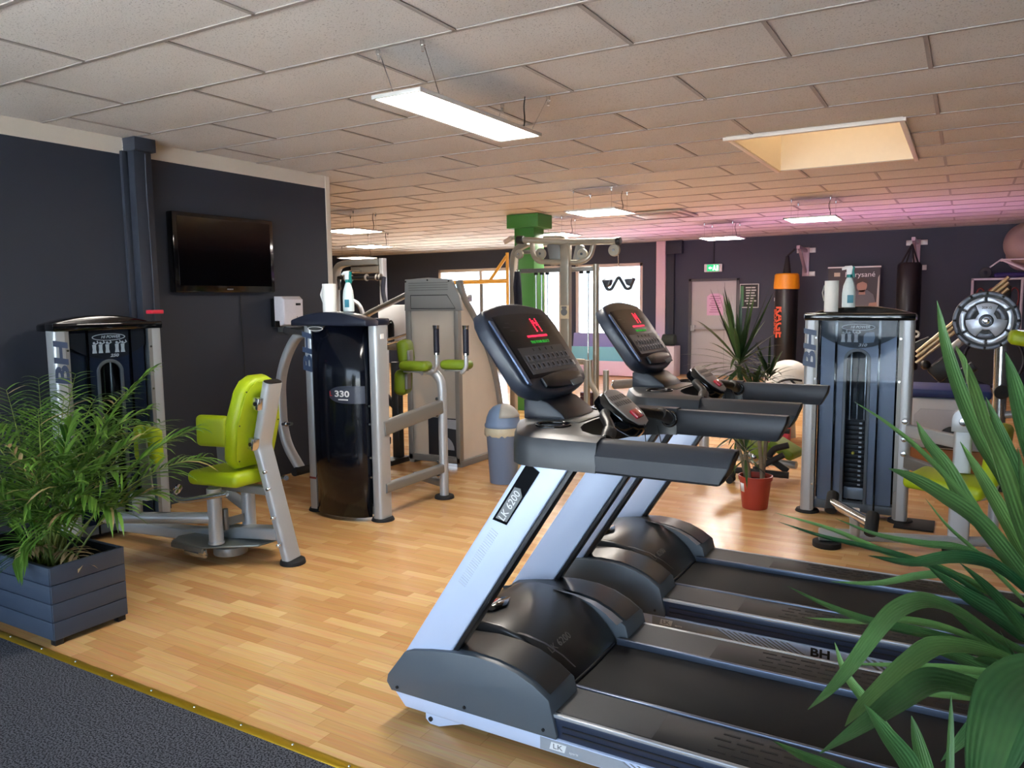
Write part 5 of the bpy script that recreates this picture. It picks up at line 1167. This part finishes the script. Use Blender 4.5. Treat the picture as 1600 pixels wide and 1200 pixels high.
obj('seat_post', B().bx((-7.80, 8.86, 0), (-7.70, 8.94, .455), .006), silver, pm2)
obj('base', B().bx((-8.4, 8.96, 0), (-7.42, 9.09, .06), .006).bx((-7.82, 8.6, 0), (-7.68, 9.0, .05), .006), silver_dk, pm2)
obj('maker_badge', B().cyl((-7.42, 8.99, 1.70), (-7.42, 8.985, 1.70), .035, n=16), pbr('bronze_badge', (150, 110, 90), .4, .3), pm2)
pr2 = thing('lever_press_machine', 'lever machine with grey sloping beam left of the clear plastic shroud', 'weight machine', (-6.2, 8.0, 0))
obj('sloping_beam', B().tube([(-6.98, 8.0, .95), (-6.98, 8.0, 1.32), (-6.86, 8.0, 1.41), (-5.85, 8.0, 1.78)], rrect(.06, .09, .015), .12, up=(0, 1, 0)), silver_dk, pr2)
obj('arc_guard', B().tube([(-7.20, 8.02, 1.60), (-7.04, 8.02, 1.54), (-6.96, 8.02, 1.38), (-6.96, 8.02, 1.1)], circ(.03, 12), .08), silver, pr2)
obj('cross_beam', B().bx((-7.0, 8.0, .93), (-5.72, 8.08, 1.03), .008), silver_dk, pr2)
obj('diagonal_brace', B().tube([(-6.35, 8.04, .95), (-5.80, 8.04, .05)], rrect(.07, .08, .012), up=(0, 1, 0)), pbr('dark_frame_paint', (48, 47, 46), .45), pr2)
obj('twin_rods', B().cyl((-6.7, 7.95, 1.02), (-5.8, 7.92, 1.24), .016, n=10).cyl((-6.7, 7.9, .96), (-5.8, 7.88, 1.17), .012, n=10), steel, pr2)
obj('upright', B().bx((-7.03, 7.98, 0), (-6.93, 8.08, 1.0), .008), MATS['dark_frame_paint'], pr2)
obj('upright', B().bx((-5.78, 7.98, 0), (-5.68, 8.08, 1.03), .008), MATS['dark_frame_paint'], pr2)
obj('slot_panel', B().bx((-6.80, 8.12, .95), (-6.30, 8.16, 1.52), .01), white_pl, pr2)
obj('slot', B().tube([(-6.62, 8.115, 1.02), (-6.62, 8.115, 1.28), (-6.58, 8.115, 1.32), (-6.54, 8.115, 1.28), (-6.54, 8.115, 1.02)], circ(.012, 8), .04).bx((-6.61, 8.114, 1.02), (-6.55, 8.119, 1.28)), black_pl, pr2)
rk = thing('dumbbell_rack', 'dark frame rack with two low bars seen behind the machine with the black shield', 'rack', (-4.85, 5.75, 0))
dkf = MATS['dark_frame_paint']
obj('rack_upright', B().bx((-4.77, 5.86, 0), (-4.69, 5.94, .98), .006), dkf, rk)
for z in (.41, .22): obj('rack_bar', B().bx((-5.3, 5.78, z-.035), (-4.77, 5.84, z+.035), .006), dkf, rk)
obj('rack_upright', B().bx((-5.36, 5.86, 0), (-5.29, 5.94, .8), .006), dkf, rk)
obj('rack_brace', B().tube([(-5.32, 5.90, .98), (-4.74, 5.92, .52)], rrect(.06, .06, .01)), dkf, rk)
for x in (-4.80, -5.40): obj('rack_foot', B().bx((x, 5.7, 0), (x+.14, 6.0, .05), .006), dkf, rk)
obj('end_knob', B().cyl((-4.82, 5.80, .445), (-4.82, 5.80, .475), .02, n=12).cyl((-4.82, 5.80, .36), (-4.82, 5.80, .33), .02, n=12), rubber, rk)
# yellow rig by the left window
rg = thing('yellow_rig', 'yellow tube training frame standing in front of the left window', 'frame', (-8.0, 12.6, 0))
ym = pbr('yellow_tube', (222, 170, 66), .4, 0, 0, 20, .04)
obj('crossbar', B().cyl((-9.0, 12.6, 1.92), (-7.42, 12.6, 1.93), .04, n=14), ym, rg)
obj('diagonal', B().cyl((-7.80, 12.6, 1.95), (-7.44, 12.6, 2.38), .03, n=12), ym, rg)
obj('post', B().cyl((-7.42, 12.6, 0), (-7.42, 12.6, 2.45), .03, n=14), ym, rg)
obj('post', B().cyl((-9.0, 12.6, 0), (-9.0, 12.6, 1.96), .04, n=14), ym, rg)
obj('strap', B().tube([(-7.98, 12.58, 1.88), (-7.985, 12.58, 1.4), (-7.98, 12.58, 1.0)], rrect(.06, .02, .005), up=(0, 1, 0)), pbr('grey_webbing', (108, 108, 106), .8, 0, .3, 80, .2), rg)
wy = thing('window_yucca', 'thin dark spiky plant silhouetted against the bright left window', 'plant', (-8.3, 14.3, 0))
obj('pot', B().lathe([(0, .003), (.14, 0), (.18, .32), (.165, .32), (.13, .02), (0, .02)], (-8.3, 14.3, 0), 24), pbr('grey_pot', (120, 118, 114), .6), wy)
obj('soil', B().cyl((-8.3, 14.3, .2), (-8.3, 14.3, .27), .155, n=20), MATS.get('z') or speckle('plain_soil', (44, 34, 28), (20, 16, 14), 90, .5, 1, .8), wy)
obj('trunk', B().cyl((-8.3, 14.3, .25), (-8.3, 14.3, 1.05), .03), cane, wy)
wf = B()
rosette((-8.3, 14.3, 1.05), 22, .55, .045, 21, 0, 85, .2, wf); obj('foliage', wf, drac_m, wy)
# mats below the right-hand window
for k, (c, lab) in enumerate((((232, 200, 226), 'pink foam mat leaning lowest below the right window'), ((130, 200, 222), 'cyan foam mat leaning between the blue and the pink mats'), ((150, 150, 214), 'violet blue foam mat leaning topmost below the right window'))):
    z0 = .02+.0*k; yy = 14.6+.17*k
    tag(obj('foam_mat', B().box((-6.3, yy+.1, .16+.14*k), (1.9, .06, .30+.28*k), (rad(-9), 0, 0), .02), pbr('mat_%d' % k, c, .6, 0, .05, 60, .04)), lab, 'mat', 'foam mats below the window')
# ------------------------------------------------------------------ back wall things
es = thing('exit_sign', 'small lit green exit sign with running man above the grey door', 'sign', (-4.42, 15.66, 2.17))
obj('sign_box', B().bx((-4.60, 15.63, 2.09), (-4.24, 15.695, 2.25), .012), white_pl, es)
obj('sign_face', B().bx((-4.54, 15.626, 2.103), (-4.30, 15.631, 2.238)), pbr('exit_green', (30, 150, 90), .5, emit=(40, 190, 120), es=.7), es)
rm = pbr('exit_white', (235, 255, 245), .5, emit=(235, 255, 245), es=1.0)
obj('running_man', B().ball((-4.39, 15.625, 2.212), .014, (1, .2, 1), 10).prism([(-4.41, 2.195), (-4.375, 2.195), (-4.37, 2.16), (-4.345, 2.125), (-4.358, 2.117), (-4.39, 2.145), (-4.415, 2.118), (-4.43, 2.128), (-4.405, 2.16)], 'y', 15.622, 15.627).prism([(-4.51, 2.17), (-4.47, 2.20), (-4.47, 2.18), (-4.43, 2.18), (-4.43, 2.16), (-4.47, 2.16), (-4.47, 2.14)], 'y', 15.622, 15.627).bx((-4.345, 15.622, 2.12), (-4.312, 15.627, 2.22)), rm, es)
obj('sign_cable', B().cyl((-4.42, 15.69, 2.25), (-4.42, 15.69, 2.74), .008, n=8), black_pl, es)
dn_ = thing('door_notice', 'pale pink paper notice stuck on the grey door', 'notice', (-4.4, 15.7, 1.45))
obj('sheet', B().prism([(-4.55, 1.22), (-4.22, 1.22), (-4.22, 1.60), (-4.30, 1.66), (-4.47, 1.66), (-4.55, 1.60)], 'y', 15.698, 15.7035), pbr('pink_paper', (226, 186, 220), .8), dn_)
b = B()
for k in range(8): b.bx((-4.50+.02*(k % 3), 15.696, 1.28+.045*k), (-4.27-.03*(k % 2), 15.699, 1.295+.045*k))
obj('printed_lines', b, pbr('pink_print', (176, 120, 164), .8), dn_)
po = thing('wall_poster', 'black and green framed poster with white lettering right of the door', 'poster', (-3.7, 15.69, 1.6))
obj('poster_frame', B().bx((-3.89, 15.675, 1.37), (-3.52, 15.698, 1.84), .004), ink_w, po)
obj('poster_print', B().bx((-3.875, 15.67, 1.385), (-3.535, 15.676, 1.825)), pbr('poster_black', (24, 24, 28), .4), po)
obj('poster_green', B().bx((-3.875, 15.668, 1.40), (-3.81, 15.671, 1.80)), pbr('poster_green_ink', (70, 130, 84), .5), po)
b = B(); q = random.Random(2)
for k in range(7):
    z = 1.44+.052*k; x0 = -3.79+q.uniform(0, .04); x1 = -3.56-q.uniform(0, .06); b.bx((x0, 15.667, z), (x1, 15.671, z+.026))
obj('poster_lines', b, pbr('poster_white_ink', (190, 190, 190), .5), po)
# punching bags
brm = pbr('rose_grey_bracket', (184, 166, 176), .4, .3)
def bracket(x, y0, z, lab):
    t = thing('bag_bracket', lab, 'bracket', (x, 15.69, z))
    obj('wall_plate', B().bx((x-.06, 15.66, z-.48), (x+.06, 15.698, z+.06), .006), brm, t)
    for e_ in (((x+.05, 15.67, z-.04), (x+.17, 15.697, z+.05)), ((x-.17, 15.67, z-.04), (x-.05, 15.697, z+.05)), ((x+.05, 15.67, z-.48), (x+.17, 15.697, z-.39))): obj('wall_ear', B().bx(*e_, .004), pbr('bracket_ear', (200, 200, 196), .4, .4), t)
    obj('arm', B().tube([(x, 15.66, z), (x-.02, y0-.05, z+.03)], rrect(.06, .06, .008)), brm, t)
    obj('strut', B().tube([(x, 15.66, z-.40), (x-.02, y0+.10, z)], rrect(.05, .05, .008)), brm, t)
    return t
bracket(-2.66, 15.02, 2.44, 'steel wall bracket holding the orange-topped punching bag')
bracket(-.80, 15.05, 2.50, 'steel wall bracket holding the plain black punching bag')
pbm = pbr('black_leather', (18, 18, 20), .38, 0, .1, 60, .15)
pb1 = thing('hanging_bag', 'black punching bag with an orange top band and red lettering', 'punching bag', (-2.87, 15.0, 0))
obj('bag_body', B().lathe([(0, .12), (.18, .12), (.195, .15), (.20, .8), (.205, 1.72), (.2, 1.73), (0, 1.73)], (-2.87, 15.0, 0), 32), pbm, pb1)
ob_ = obj('bag_band', B().lathe([(.206, 1.715), (.225, 1.72), (.228, 1.78), (.212, 1.98), (.19, 2.0), (0, 2.0)], (-2.87, 15.0, 0), 32), pbr('orange_leather', (226, 150, 24), .4, 0, .1, 30, .1), pb1)
obj('strap', B().cyl((-2.87, 15.0, 2.0), (-2.87, 15.0, 2.32), .075, .03, 16).cyl((-2.87, 15.0, 2.32), (-2.74, 15.0, 2.44), .015, n=8), pbr('strap_black', (24, 24, 26), .7), pb1)
for i, (s_, z_) in enumerate((('RAGE', 1.12),)):
    me_ = text('lettering', s_, .20, pbr('red_orange_print', (222, 92, 62), .5), pb1, frame((-2.94, 14.793, z_), (0, 0, -1), (1, .32, 0)), bold=.006, sx=1.15)
    text('lettering', 'BOXING', .11, MATS['red_orange_print'], pb1, frame((-3.035, 14.872, z_), (0, 0, -1), (1, -.9, 0)), bold=.003, sx=1.1)
obj('tag_label', B().bx((-3.075, 14.94, 1.50), (-3.065, 14.98, 1.56)), ink_w, pb1)
pb2 = thing('hanging_bag', 'plain black punching bag right of the poster with the man', 'punching bag', (-.86, 15.0, 0))
obj('bag_body', B().lathe([(0, .3), (.17, .3), (.185, .33), (.19, 1.2), (.19, 2.08), (.16, 2.13), (0, 2.13)], (-.86, 15.0, 0), 32), pbm, pb2)
b = B()
for a in range(4): b.tube([(-.86+.15*math.cos(a*PI/2+.5), 15.0+.15*math.sin(a*PI/2+.5), 2.10), (-.84, 15.02, 2.44)], .014)
obj('strap', b, MATS['strap_black'], pb2)
# banner with a man in a grey shirt
bn2 = thing('rollup_banner', 'dark roll-up poster of a man in a grey shirt above the silver machine', 'banner', (-1.77, 15.3, 0))
obj('banner_sheet', B().bx((-2.20, 15.30, .06), (-1.335, 15.304, 2.09)), pbr('banner_dark', (62, 58, 60), .5, 0, 0, 2.2, .5), bn2)
obj('banner_rail', B().bx((-2.21, 15.285, 2.08), (-1.325, 15.315, 2.105), .004), white_pl, bn2)
obj('banner_base', B().bx((-2.22, 15.2, 0), (-1.315, 15.4, .07), .01), silver, bn2)
skin = pbr('print_skin', (176, 140, 122), .6)
def bface(name, polys, m): 
    b = B()
    for p in polys: b.prism(p, 'y', 15.2965, 15.2995)
    return obj(name, b, m, bn2)
bface('printed_shirt', [[(-1.86, 1.20), (-1.42, 1.20), (-1.40, 1.45), (-1.44, 1.60), (-1.54, 1.68), (-1.70, 1.68), (-1.80, 1.60), (-1.86, 1.42)]], pbr('print_shirt', (104, 104, 110), .6))
b = B(); b.prism([(-1.63+.085*math.cos(2*PI*k/18), 1.755+.115*math.sin(2*PI*k/18)) for k in range(18)], 'y', 15.2935, 15.2962); b.prism([(-1.68, 1.60), (-1.57, 1.60), (-1.575, 1.68), (-1.675, 1.68)], 'y', 15.2935, 15.2962); b.prism([(-1.53, 1.32), (-1.37, 1.34), (-1.38, 1.46), (-1.50, 1.45)], 'y', 15.2935, 15.2962)
obj('printed_face', b, skin, bn2)
obj('printed_hair', B().prism([(-1.73, 1.74), (-1.735, 1.82), (-1.70, 1.885), (-1.63, 1.905), (-1.56, 1.885), (-1.53, 1.82), (-1.535, 1.75), (-1.555, 1.80), (-1.62, 1.83), (-1.70, 1.80)], 'y', 15.2905, 15.2932), pbr('print_hair', (70, 58, 52), .6), bn2)
text('lettering', 'P', .13, ink_w, bn2, frame((-1.885, 15.296, 1.955), (1, 0, 0), (0, 0, 1)))
text('lettering', 'rysané', .13, ink_w, bn2, frame((-1.585, 15.296, 1.955), (1, 0, 0), (0, 0, 1)))
bface('printed_logo', [[(-2.10, 1.93), (-2.0, 1.93), (-2.0, 2.0), (-2.10, 2.0)]], pbr('print_cream', (206, 194, 168), .6))
bface('printed_glow', [[(-1.39, 1.3), (-1.345, 1.3), (-1.345, 1.95), (-1.37, 1.9), (-1.38, 1.6)]], pbr('print_glow', (190, 184, 176), .6))
# ------------------------------------------------------------------ right background
lp = thing('leg_press', 'black leg press with pale slanted rails right of the silver machine', 'weight machine', (-.1, 9.0, 0))
for o_ in (0, .05, -.06):
    obj('slide_rail', B().cyl((-.42, 9.0, .93+o_), (.35, 9.05, 1.68+o_), .018, n=12), pbr('champagne_rail', (206, 184, 150), .25, .6), lp)
obj('frame_body', B().tube([(-.55, 9.1, .35), (.10, 9.1, .85)], rrect(.10, .10, .02)).tube([(-.6, 9.15, .03), (-.6, 9.15, .95), (-.3, 9.15, 1.1)], rrect(.09, .09, .02), .1), black_pl, lp)
obj('carriage', B().box((-.18, 9.0, .82), (.22, .3, .18), (0, rad(-44), 0), .03).ball((-.33, 8.93, .86), .05), black_pl, lp)
obj('silver_sleeve', B().cyl((-.16, 8.88, .98), (.02, 8.92, 1.15), .04, n=16), silver, lp)
obj('bearing', B().torus((-.43, 8.93, 1.17), .028, .012, M=MX.Rotation(PI/2, 4, 'X')), white_pl, lp)
obj('rear_post', B().bx((.28, 9.1, 0), (.38, 9.2, 1.65), .01).bx((-.65, 9.05, 0), (.4, 9.2, .06), .006), black_pl, lp)
# loaded bar on its post
pk = thing('plate_rack_post', 'shiny steel post carrying the big silver weight plate at the right edge', 'post', (.26, 7.3, 0))
obj('post', B().tube([(.275, 7.3, .02), (.255, 7.3, 1.36)], circ(.05, 22)), steel, pk)
obj('knob', B().cyl((.275, 7.245, .79), (.275, 7.20, .79), .055, n=22, bev=.012).cyl((.275, 7.20, .79), (.275, 7.194, .79), .016, n=14), rubber, pk)
obj('plate_peg', B().cyl((.255, 7.3, 1.36), (.142, 7.18, 1.358), .025, n=16).cyl((.142, 7.18, 1.358), (.140, 7.02, 1.358), .025, n=16, bev=.004), chrome, pk)
obj('rear_foot', B().bx((.05, 7.15, 0), (.5, 7.45, .03), .008), rubber, pk)
obj('side_arm', B().tube([(.275, 7.3, .60), (.45, 7.3, .62), (.7, 7.3, .62)], circ(.03, 12), .05), silver, pk)
cpl = (.140, 7.05, 1.36)
wpl = thing('weight_plate', 'large round silver and black weight plate facing the camera at the right', 'weight plate', cpl)
RX90 = MX.Rotation(PI/2, 4, 'X')
obj('rubber_rim', B().lathe([(.0275, -.03), (.21, -.03), (.225, -.02), (.228, 0), (.225, .018), (.212, .022), (.205, .012), (.03, .012), (.0275, .0)], cpl, 56, M=RX90), pbr('plate_rubber', (26, 27, 30), .5, 0, .05, 120, .1), wpl)
plm = pbr('plate_silver', (186, 192, 204), .3, .55, .15, 40, .12)
def ringseg(r0, r1, a0, a1, z0, z1, n=10):
    return [(r1*math.cos(rad(a0+(a1-a0)*k/n)), r1*math.sin(rad(a0+(a1-a0)*k/n))) for k in range(n+1)]+[(r0*math.cos(rad(a1-(a1-a0)*k/n)), r0*math.sin(rad(a1-(a1-a0)*k/n))) for k in range(n+1)]
Mpl = MX.Translation(cpl) @ RX90
for k in range(6):
    obj('silver_segment', B().prism(ringseg(.148, .182, 62+60*k-28+1, 62+60*k+28-1, 0, 0), 'z', .012, .020, .002, M=Mpl), plm, wpl)
for k in range(12):
    obj('rim_segment', B().prism(ringseg(.200, .2235, 30*k+2, 30*k+28, 0, 0, 6), 'z', .018, .0235, .001, M=Mpl), pbr('rim_grey', (92, 96, 106), .35, .4), wpl)
bl3 = []
for k in range(3):
    a = 90+120*k
    bl3 += [(.138*math.cos(rad(a-32+64*j/8)), .138*math.sin(rad(a-32+64*j/8))) for j in range(9)]
    bl3 += [(.072*math.cos(rad(a+60+t)), .072*math.sin(rad(a+60+t))) for t in (-18, 0, 18)]
sp = obj('spoke_face', B().prism(bl3, 'z', .012, .022, .003, M=Mpl), plm, wpl)
for k in range(3):
    obj('grip_inset', B().prism(ringseg(.10, .136, 150+120*k-24, 150+120*k+24, 0, 0, 6), 'z', .012, .0165, .002, M=Mpl), MATS['rim_grey'], wpl)
obj('hub_ring', B().lathe([(.027, .012), (.048, .012), (.05, .026), (.043, .029), (.03, .027), (.027, .02)], cpl, 36, M=RX90), pbr('hub_dark', (40, 42, 48), .3, .4), wpl)
for a, s_ in ((90, 'RUBBER'), (150, 'POWER'), (30, 'ROUND'), (270, 'ROUND')):
    u = rad(a); up_ = V((math.cos(u), 0, math.sin(u))); s2 = 1 if a < 180 else -1
    text('lettering', s_ if a != 90 else '', .02, ink_g, wpl, frame(V(cpl)+up_*.165+V((0, -.0205, 0)), V((math.sin(u), 0, -math.cos(u)))*s2, up_*s2)) if a != 90 else None
text('lettering', '20KG', .028, ink_g, sp, frame(V(cpl)+V((0, -.0225, .10)), (1, 0, 0), (0, 0, 1)), bold=.001)
# pad on the machine arm at the right edge
pd2 = thing('press_bench', 'lime padded arm at the right picture edge below the weight plate', 'bench', (.5, 6.6, 0))
obj('arm_pad', B().pad((.42, 6.6, 1.235), (.30, .25, .10), (0, rad(10), 0), .035), lime, pd2)
obj('pad_plate', B().box((.43, 6.6, 1.29), (.22, .16, .012), (0, rad(10), 0), .003), steel, pd2)
obj('bench_post', B().bx((.50, 6.55, 0), (.58, 6.65, 1.19), .008), silver, pd2)
# pale cabinet-like machine behind the seat
pg = pbr('pale_grey_shell', (196, 202, 214), .35, 0, .01, 40, .02)
vb = thing('recumbent_machine', 'pale grey machine housing with blue padded top behind the lime seat', 'exercise machine', (-.15, 8.1, 0))
obj('housing', B().bx((-.48, 7.75, .20), (.22, 8.35, .66), .04), pg, vb)
obj('side_panel', B().prism([(-.34, .22), (-.36, .50), (-.31, .56), (.16, .56), (.16, .22)], 'y', 7.742, 7.752, .006), pbr('pale_grey_panel', (178, 184, 200), .35), vb)
obj('wheel_arch', B().prism([(-.22, .22)]+[(-.04-.14*math.cos(PI*k/10), .26+.16*math.sin(PI*k/10)) for k in range(11)]+[(.10, .22)], 'y', 7.73, 7.745, .004), black_pl, vb)
obj('blue_top', B().box((-.13, 8.05, .70), (.72, .62, .08), None, .03), pbr('royal_blue_vinyl', (24, 52, 116), .45), vb)
obj('wood_base', B().bx((-.48, 7.78, 0), (.22, 8.33, .199), .006), pbr('base_oak', (170, 112, 60), .5), vb)
# bench and dome behind the plant
ab = thing('ab_bench', 'lime bench with black tube handles behind the potted dracaena', 'bench', (-1.55, 6.8, 0))
obj('seat', B().pad((-1.62, 6.85, .34), (.52, .30, .08), (0, rad(32), rad(-10)), .03), lime_dk, ab)
obj('seat', B().pad((-1.30, 6.95, .25), (.24, .28, .08), (0, rad(28), rad(-10)), .03), lime_dk, ab)
obj('handle', B().tube([(-1.62, 6.72, .33), (-1.50, 6.66, .43), (-1.42, 6.66, .45), (-1.22, 6.66, .45)], .022, .05).tube([(-1.22, 6.62, .34), (-1.34, 6.62, .30), (-1.38, 6.62, .22), (-1.22, 6.62, .12)], .026, .05), rubber, ab)
obj('black_base', B().tube([(-1.66, 6.50, .025), (-1.64, 6.52, .14)], .032).tube([(-1.66, 6.52, .11), (-1.2, 6.56, .10)], .028).tube([(-1.48, 6.56, .12), (-1.25, 6.6, .26)], .025).cyl((-1.66, 6.46, .03), (-1.66, 6.56, .03), .03), rubber, ab)
obj('main_tube', B().tube([(-2.15, 7.05, .13), (-1.2, 6.9, .12)], .033).tube([(-2.05, 7.05, .02), (-2.05, 7.05, .42)], .045).cyl((-2.05, 7.05, 0), (-2.05, 7.05, .02), .08), silver, ab)
obj('joint', B().ball((-1.52, 6.72, .20), .05), steel, ab)
dm = thing('white_dome_machine', 'white rounded hood with black straps left of the silver machine', 'exercise machine', (-1.72, 9.0, 0))
obj('hood', B().ball((-1.68, 9.0, .62), .26, (1, 1, .95), 32), pbr('cream_white_shell', (226, 224, 218), .45), dm)
b = B()
b.tube([(-1.68+.262*math.cos(t)*.75-.03, 9.0-.262*math.sin(t)*.7, .62+.25*math.cos(t*.9-.9)*.6) for t in [0.2+.25*k for k in range(11)]], .006)
obj('seam_line', b, ink_g, dm)
obj('black_strap', B().tube([(-1.80, 8.76, .58), (-1.70, 8.73, .66), (-1.60, 8.735, .68), (-1.50, 8.80, .66)], .012, .05).ball((-1.66, 8.725, .61), .03).tube([(-1.60, 8.73, .67), (-1.55, 8.73, .62), (-1.54, 8.74, .58)], .012), black_pl, dm)
obj('stand', B().cyl((-1.68, 9.0, 0), (-1.68, 9.0, .42), .10, .07), silver, dm)
rb_ = thing('striped_box', 'red and white striped box low behind the treadmill arms', 'box', (-1.78, 8.75, .35))
obj('box_body', B().bx((-2.02, 8.55, 0), (-1.58, 8.70, .42), .006), pbr('rose_card', (206, 70, 92), .6), rb_)
b = B()
for k in range(6): b.bx((-2.0+.075*k, 8.546, .30), (-1.965+.075*k, 8.552, .42))
obj('white_stripe', b, ink_w, rb_)
# shelf of balls, top right
wr = pbr('white_wire', (214, 208, 214), .4, .2)
br = thing('ball_rack', 'white wire rack on the wall holding big exercise balls', 'rack', (.75, 14.9, 1.9))
zc = 2.06
obj('wire_shelf', B().cyl((.30, 14.55, 2.0), (.45, 14.56, 2.12), .012, n=8).cyl((.45, 14.515, 2.115), (1.9, 14.515, 2.115), .012, n=8).cyl((.45, 14.985, 2.115), (1.9, 14.985, 2.115), .012, n=8).cyl((.45, 14.56, 2.12), (.95, 14.55, 1.86), .02, n=8).cyl((.45, 14.56, 2.12), (.45, 15.69, 2.14), .012, n=8).cyl((1.9, 14.55, 2.12), (1.9, 15.69, 2.14), .012, n=8), wr, br)
tag(obj('exercise_ball', B().ball((.80, 14.75, 2.36), .335, n=40), pbr('taupe_ball', (150, 134, 124), .4, 0, 0, 3, .05)), 'largest taupe exercise ball, uppermost in the wire rack', 'exercise ball', 'exercise balls in the rack')
tag(obj('exercise_ball', B().ball((.80, 15.38, 2.215), .27, (1, 1, 1), 36), pbr('mauve_ball', (166, 146, 158), .4, 0, 0, 3, .05)), 'pale mauve exercise ball hanging under the wire of the rack', 'exercise ball', 'exercise balls in the rack')
tag(obj('exercise_ball', B().ball((.66, 15.40, 1.66-.0), .27, n=36) if False else B().ball((.66, 15.38, 1.955), .29, (1, .9, .5), 36), pbr('violet_ball', (52, 44, 120), .5)), 'dark violet ball half hidden below the mauve one', 'exercise ball', 'exercise balls in the rack') if False else None
fr2 = thing('storage_rack', 'pale metal frame rack against the dark wall behind the weight plate', 'rack', (.5, 15.2, 0))
b = B()
for x in (.08, .78, 1.5): b.bx((x-.02, 15.2, 0), (x+.02, 15.24, 1.83), .003)
for z in (1.81, .62, .95): b.bx((.06, 15.2, z), (1.52, 15.24, z+.035), .003)
for x in (.08, 1.5): b.bx((x-.02, 15.6, 0), (x+.02, 15.64, 1.83), .003).bx((x-.018, 15.2, 1.81), (x+.018, 15.64, 1.84), .003)
obj('rack_frame', b, pbr('rack_rose_grey', (182, 172, 180), .4, .3), fr2)
obj('rack_shelf', B().bx((.07, 15.21, 1.835), (1.52, 15.63, 1.845)), pbr('dark_shelf', (20, 20, 28), .5), fr2)
tag(obj('exercise_ball', B().ball((.62, 15.42, 2.066), .22, (1.2, .9, 1), 32), pbr('violet_ball', (44, 38, 104), .5)), 'dark violet ball resting on top of the pale storage rack', 'exercise ball', 'exercise balls in the rack') if False else None
tag(obj('violet_ball_pad', B().pad((.66, 15.36, 1.889), (.56, .36, .085), None, .04), pbr('violet_ball_vinyl', (44, 38, 104), .7)), 'dark violet ball shaped as a low pad on the storage rack', 'cushion')  # low pad standing in for a violet ball behind the mauve one
tag(obj('exercise_roller', B().lathe([(.03, -.02), (.085, -.02), (.092, -.01), (.092, .01), (.085, .02), (.03, .02), (.03, -.02)], (.26, 15.40, 1.938), 26, M=RX90), pbr('wheel_grey', (60, 60, 66), .6)), 'small dark ring shaped roller standing on the storage rack left of the violet ball', 'wheel')
rl_ = pbr('dark_red_tube', (110, 34, 40), .5)
for k, x in enumerate((.20, .36, .52, .68)):
    tag(obj('resistance_band', B().tube([(x-.06, 15.21, 1.55), (x-.05, 15.20, 1.64), (x, 15.19, 1.69), (x+.05, 15.20, 1.64), (x+.06, 15.21, 1.5), (x+.04, 15.21, 1.35), (x, 15.21, 1.30), (x-.05, 15.21, 1.38)], .012, .04, closed=False), rl_), 'dark red resistance band loop hanging in the storage rack', 'band', 'red bands hanging in the rack')
tag(obj('bumper_plate', B().lathe([(.03, -.03), (.36, -.03), (.38, -.02), (.38, .02), (.36, .03), (.30, .015), (.03, .015), (.03, -.03)], (.42, 14.9, .62), 48, M=RX90), pbr('bumper_black', (16, 18, 22), .5)), 'large black disc standing low behind the steel post', 'disc') if False else None
bd2 = thing('trampoline', 'round black trampoline leaning on the storage rack behind the post', 'trampoline', (.42, 14.8, 0))
obj('frame_ring', B().torus((.42, 14.9, .50), .42, .03, M=MX.Rotation(rad(82), 4, 'X')), pbr('ring_dark', (40, 42, 50), .35, .4), bd2)
obj('jump_mat', B().lathe([(0, -.005), (.41, -.005), (.41, .005), (0, .005)], (.42, 14.9, .50), 40, M=MX.Rotation(rad(82), 4, 'X')), pbr('mat_navy_black', (14, 18, 26), .6), bd2)
bs = thing('belt_machine', 'coiled pale spring handle beside the storage rack at the right edge', 'handle', (.55, 10, 1.6)) if False else None
gg = thing('small_speaker', 'small dark round object with pink front beside the pale wall post', 'ball', (-4.95, 14.9, 0)) if False else None
ps2 = thing('cushion_stack', 'dark rolled cushion on a white box beside the pale wall post', 'box', (-5.0, 15.2, 0))
obj('box_body', B().bx((-5.32, 14.95, 0), (-4.98, 15.35, .62), .01), pbr('off_white_box', (206, 196, 208), .5), ps2)
tag(obj('dark_roll', B().cyl((-5.28, 15.15, .74), (-5.02, 15.15, .74), .115, n=24, bev=.02), pbr('dark_green_roll', (44, 58, 54), .7)), 'dark green roll lying on the white box by the pale post', 'roll')
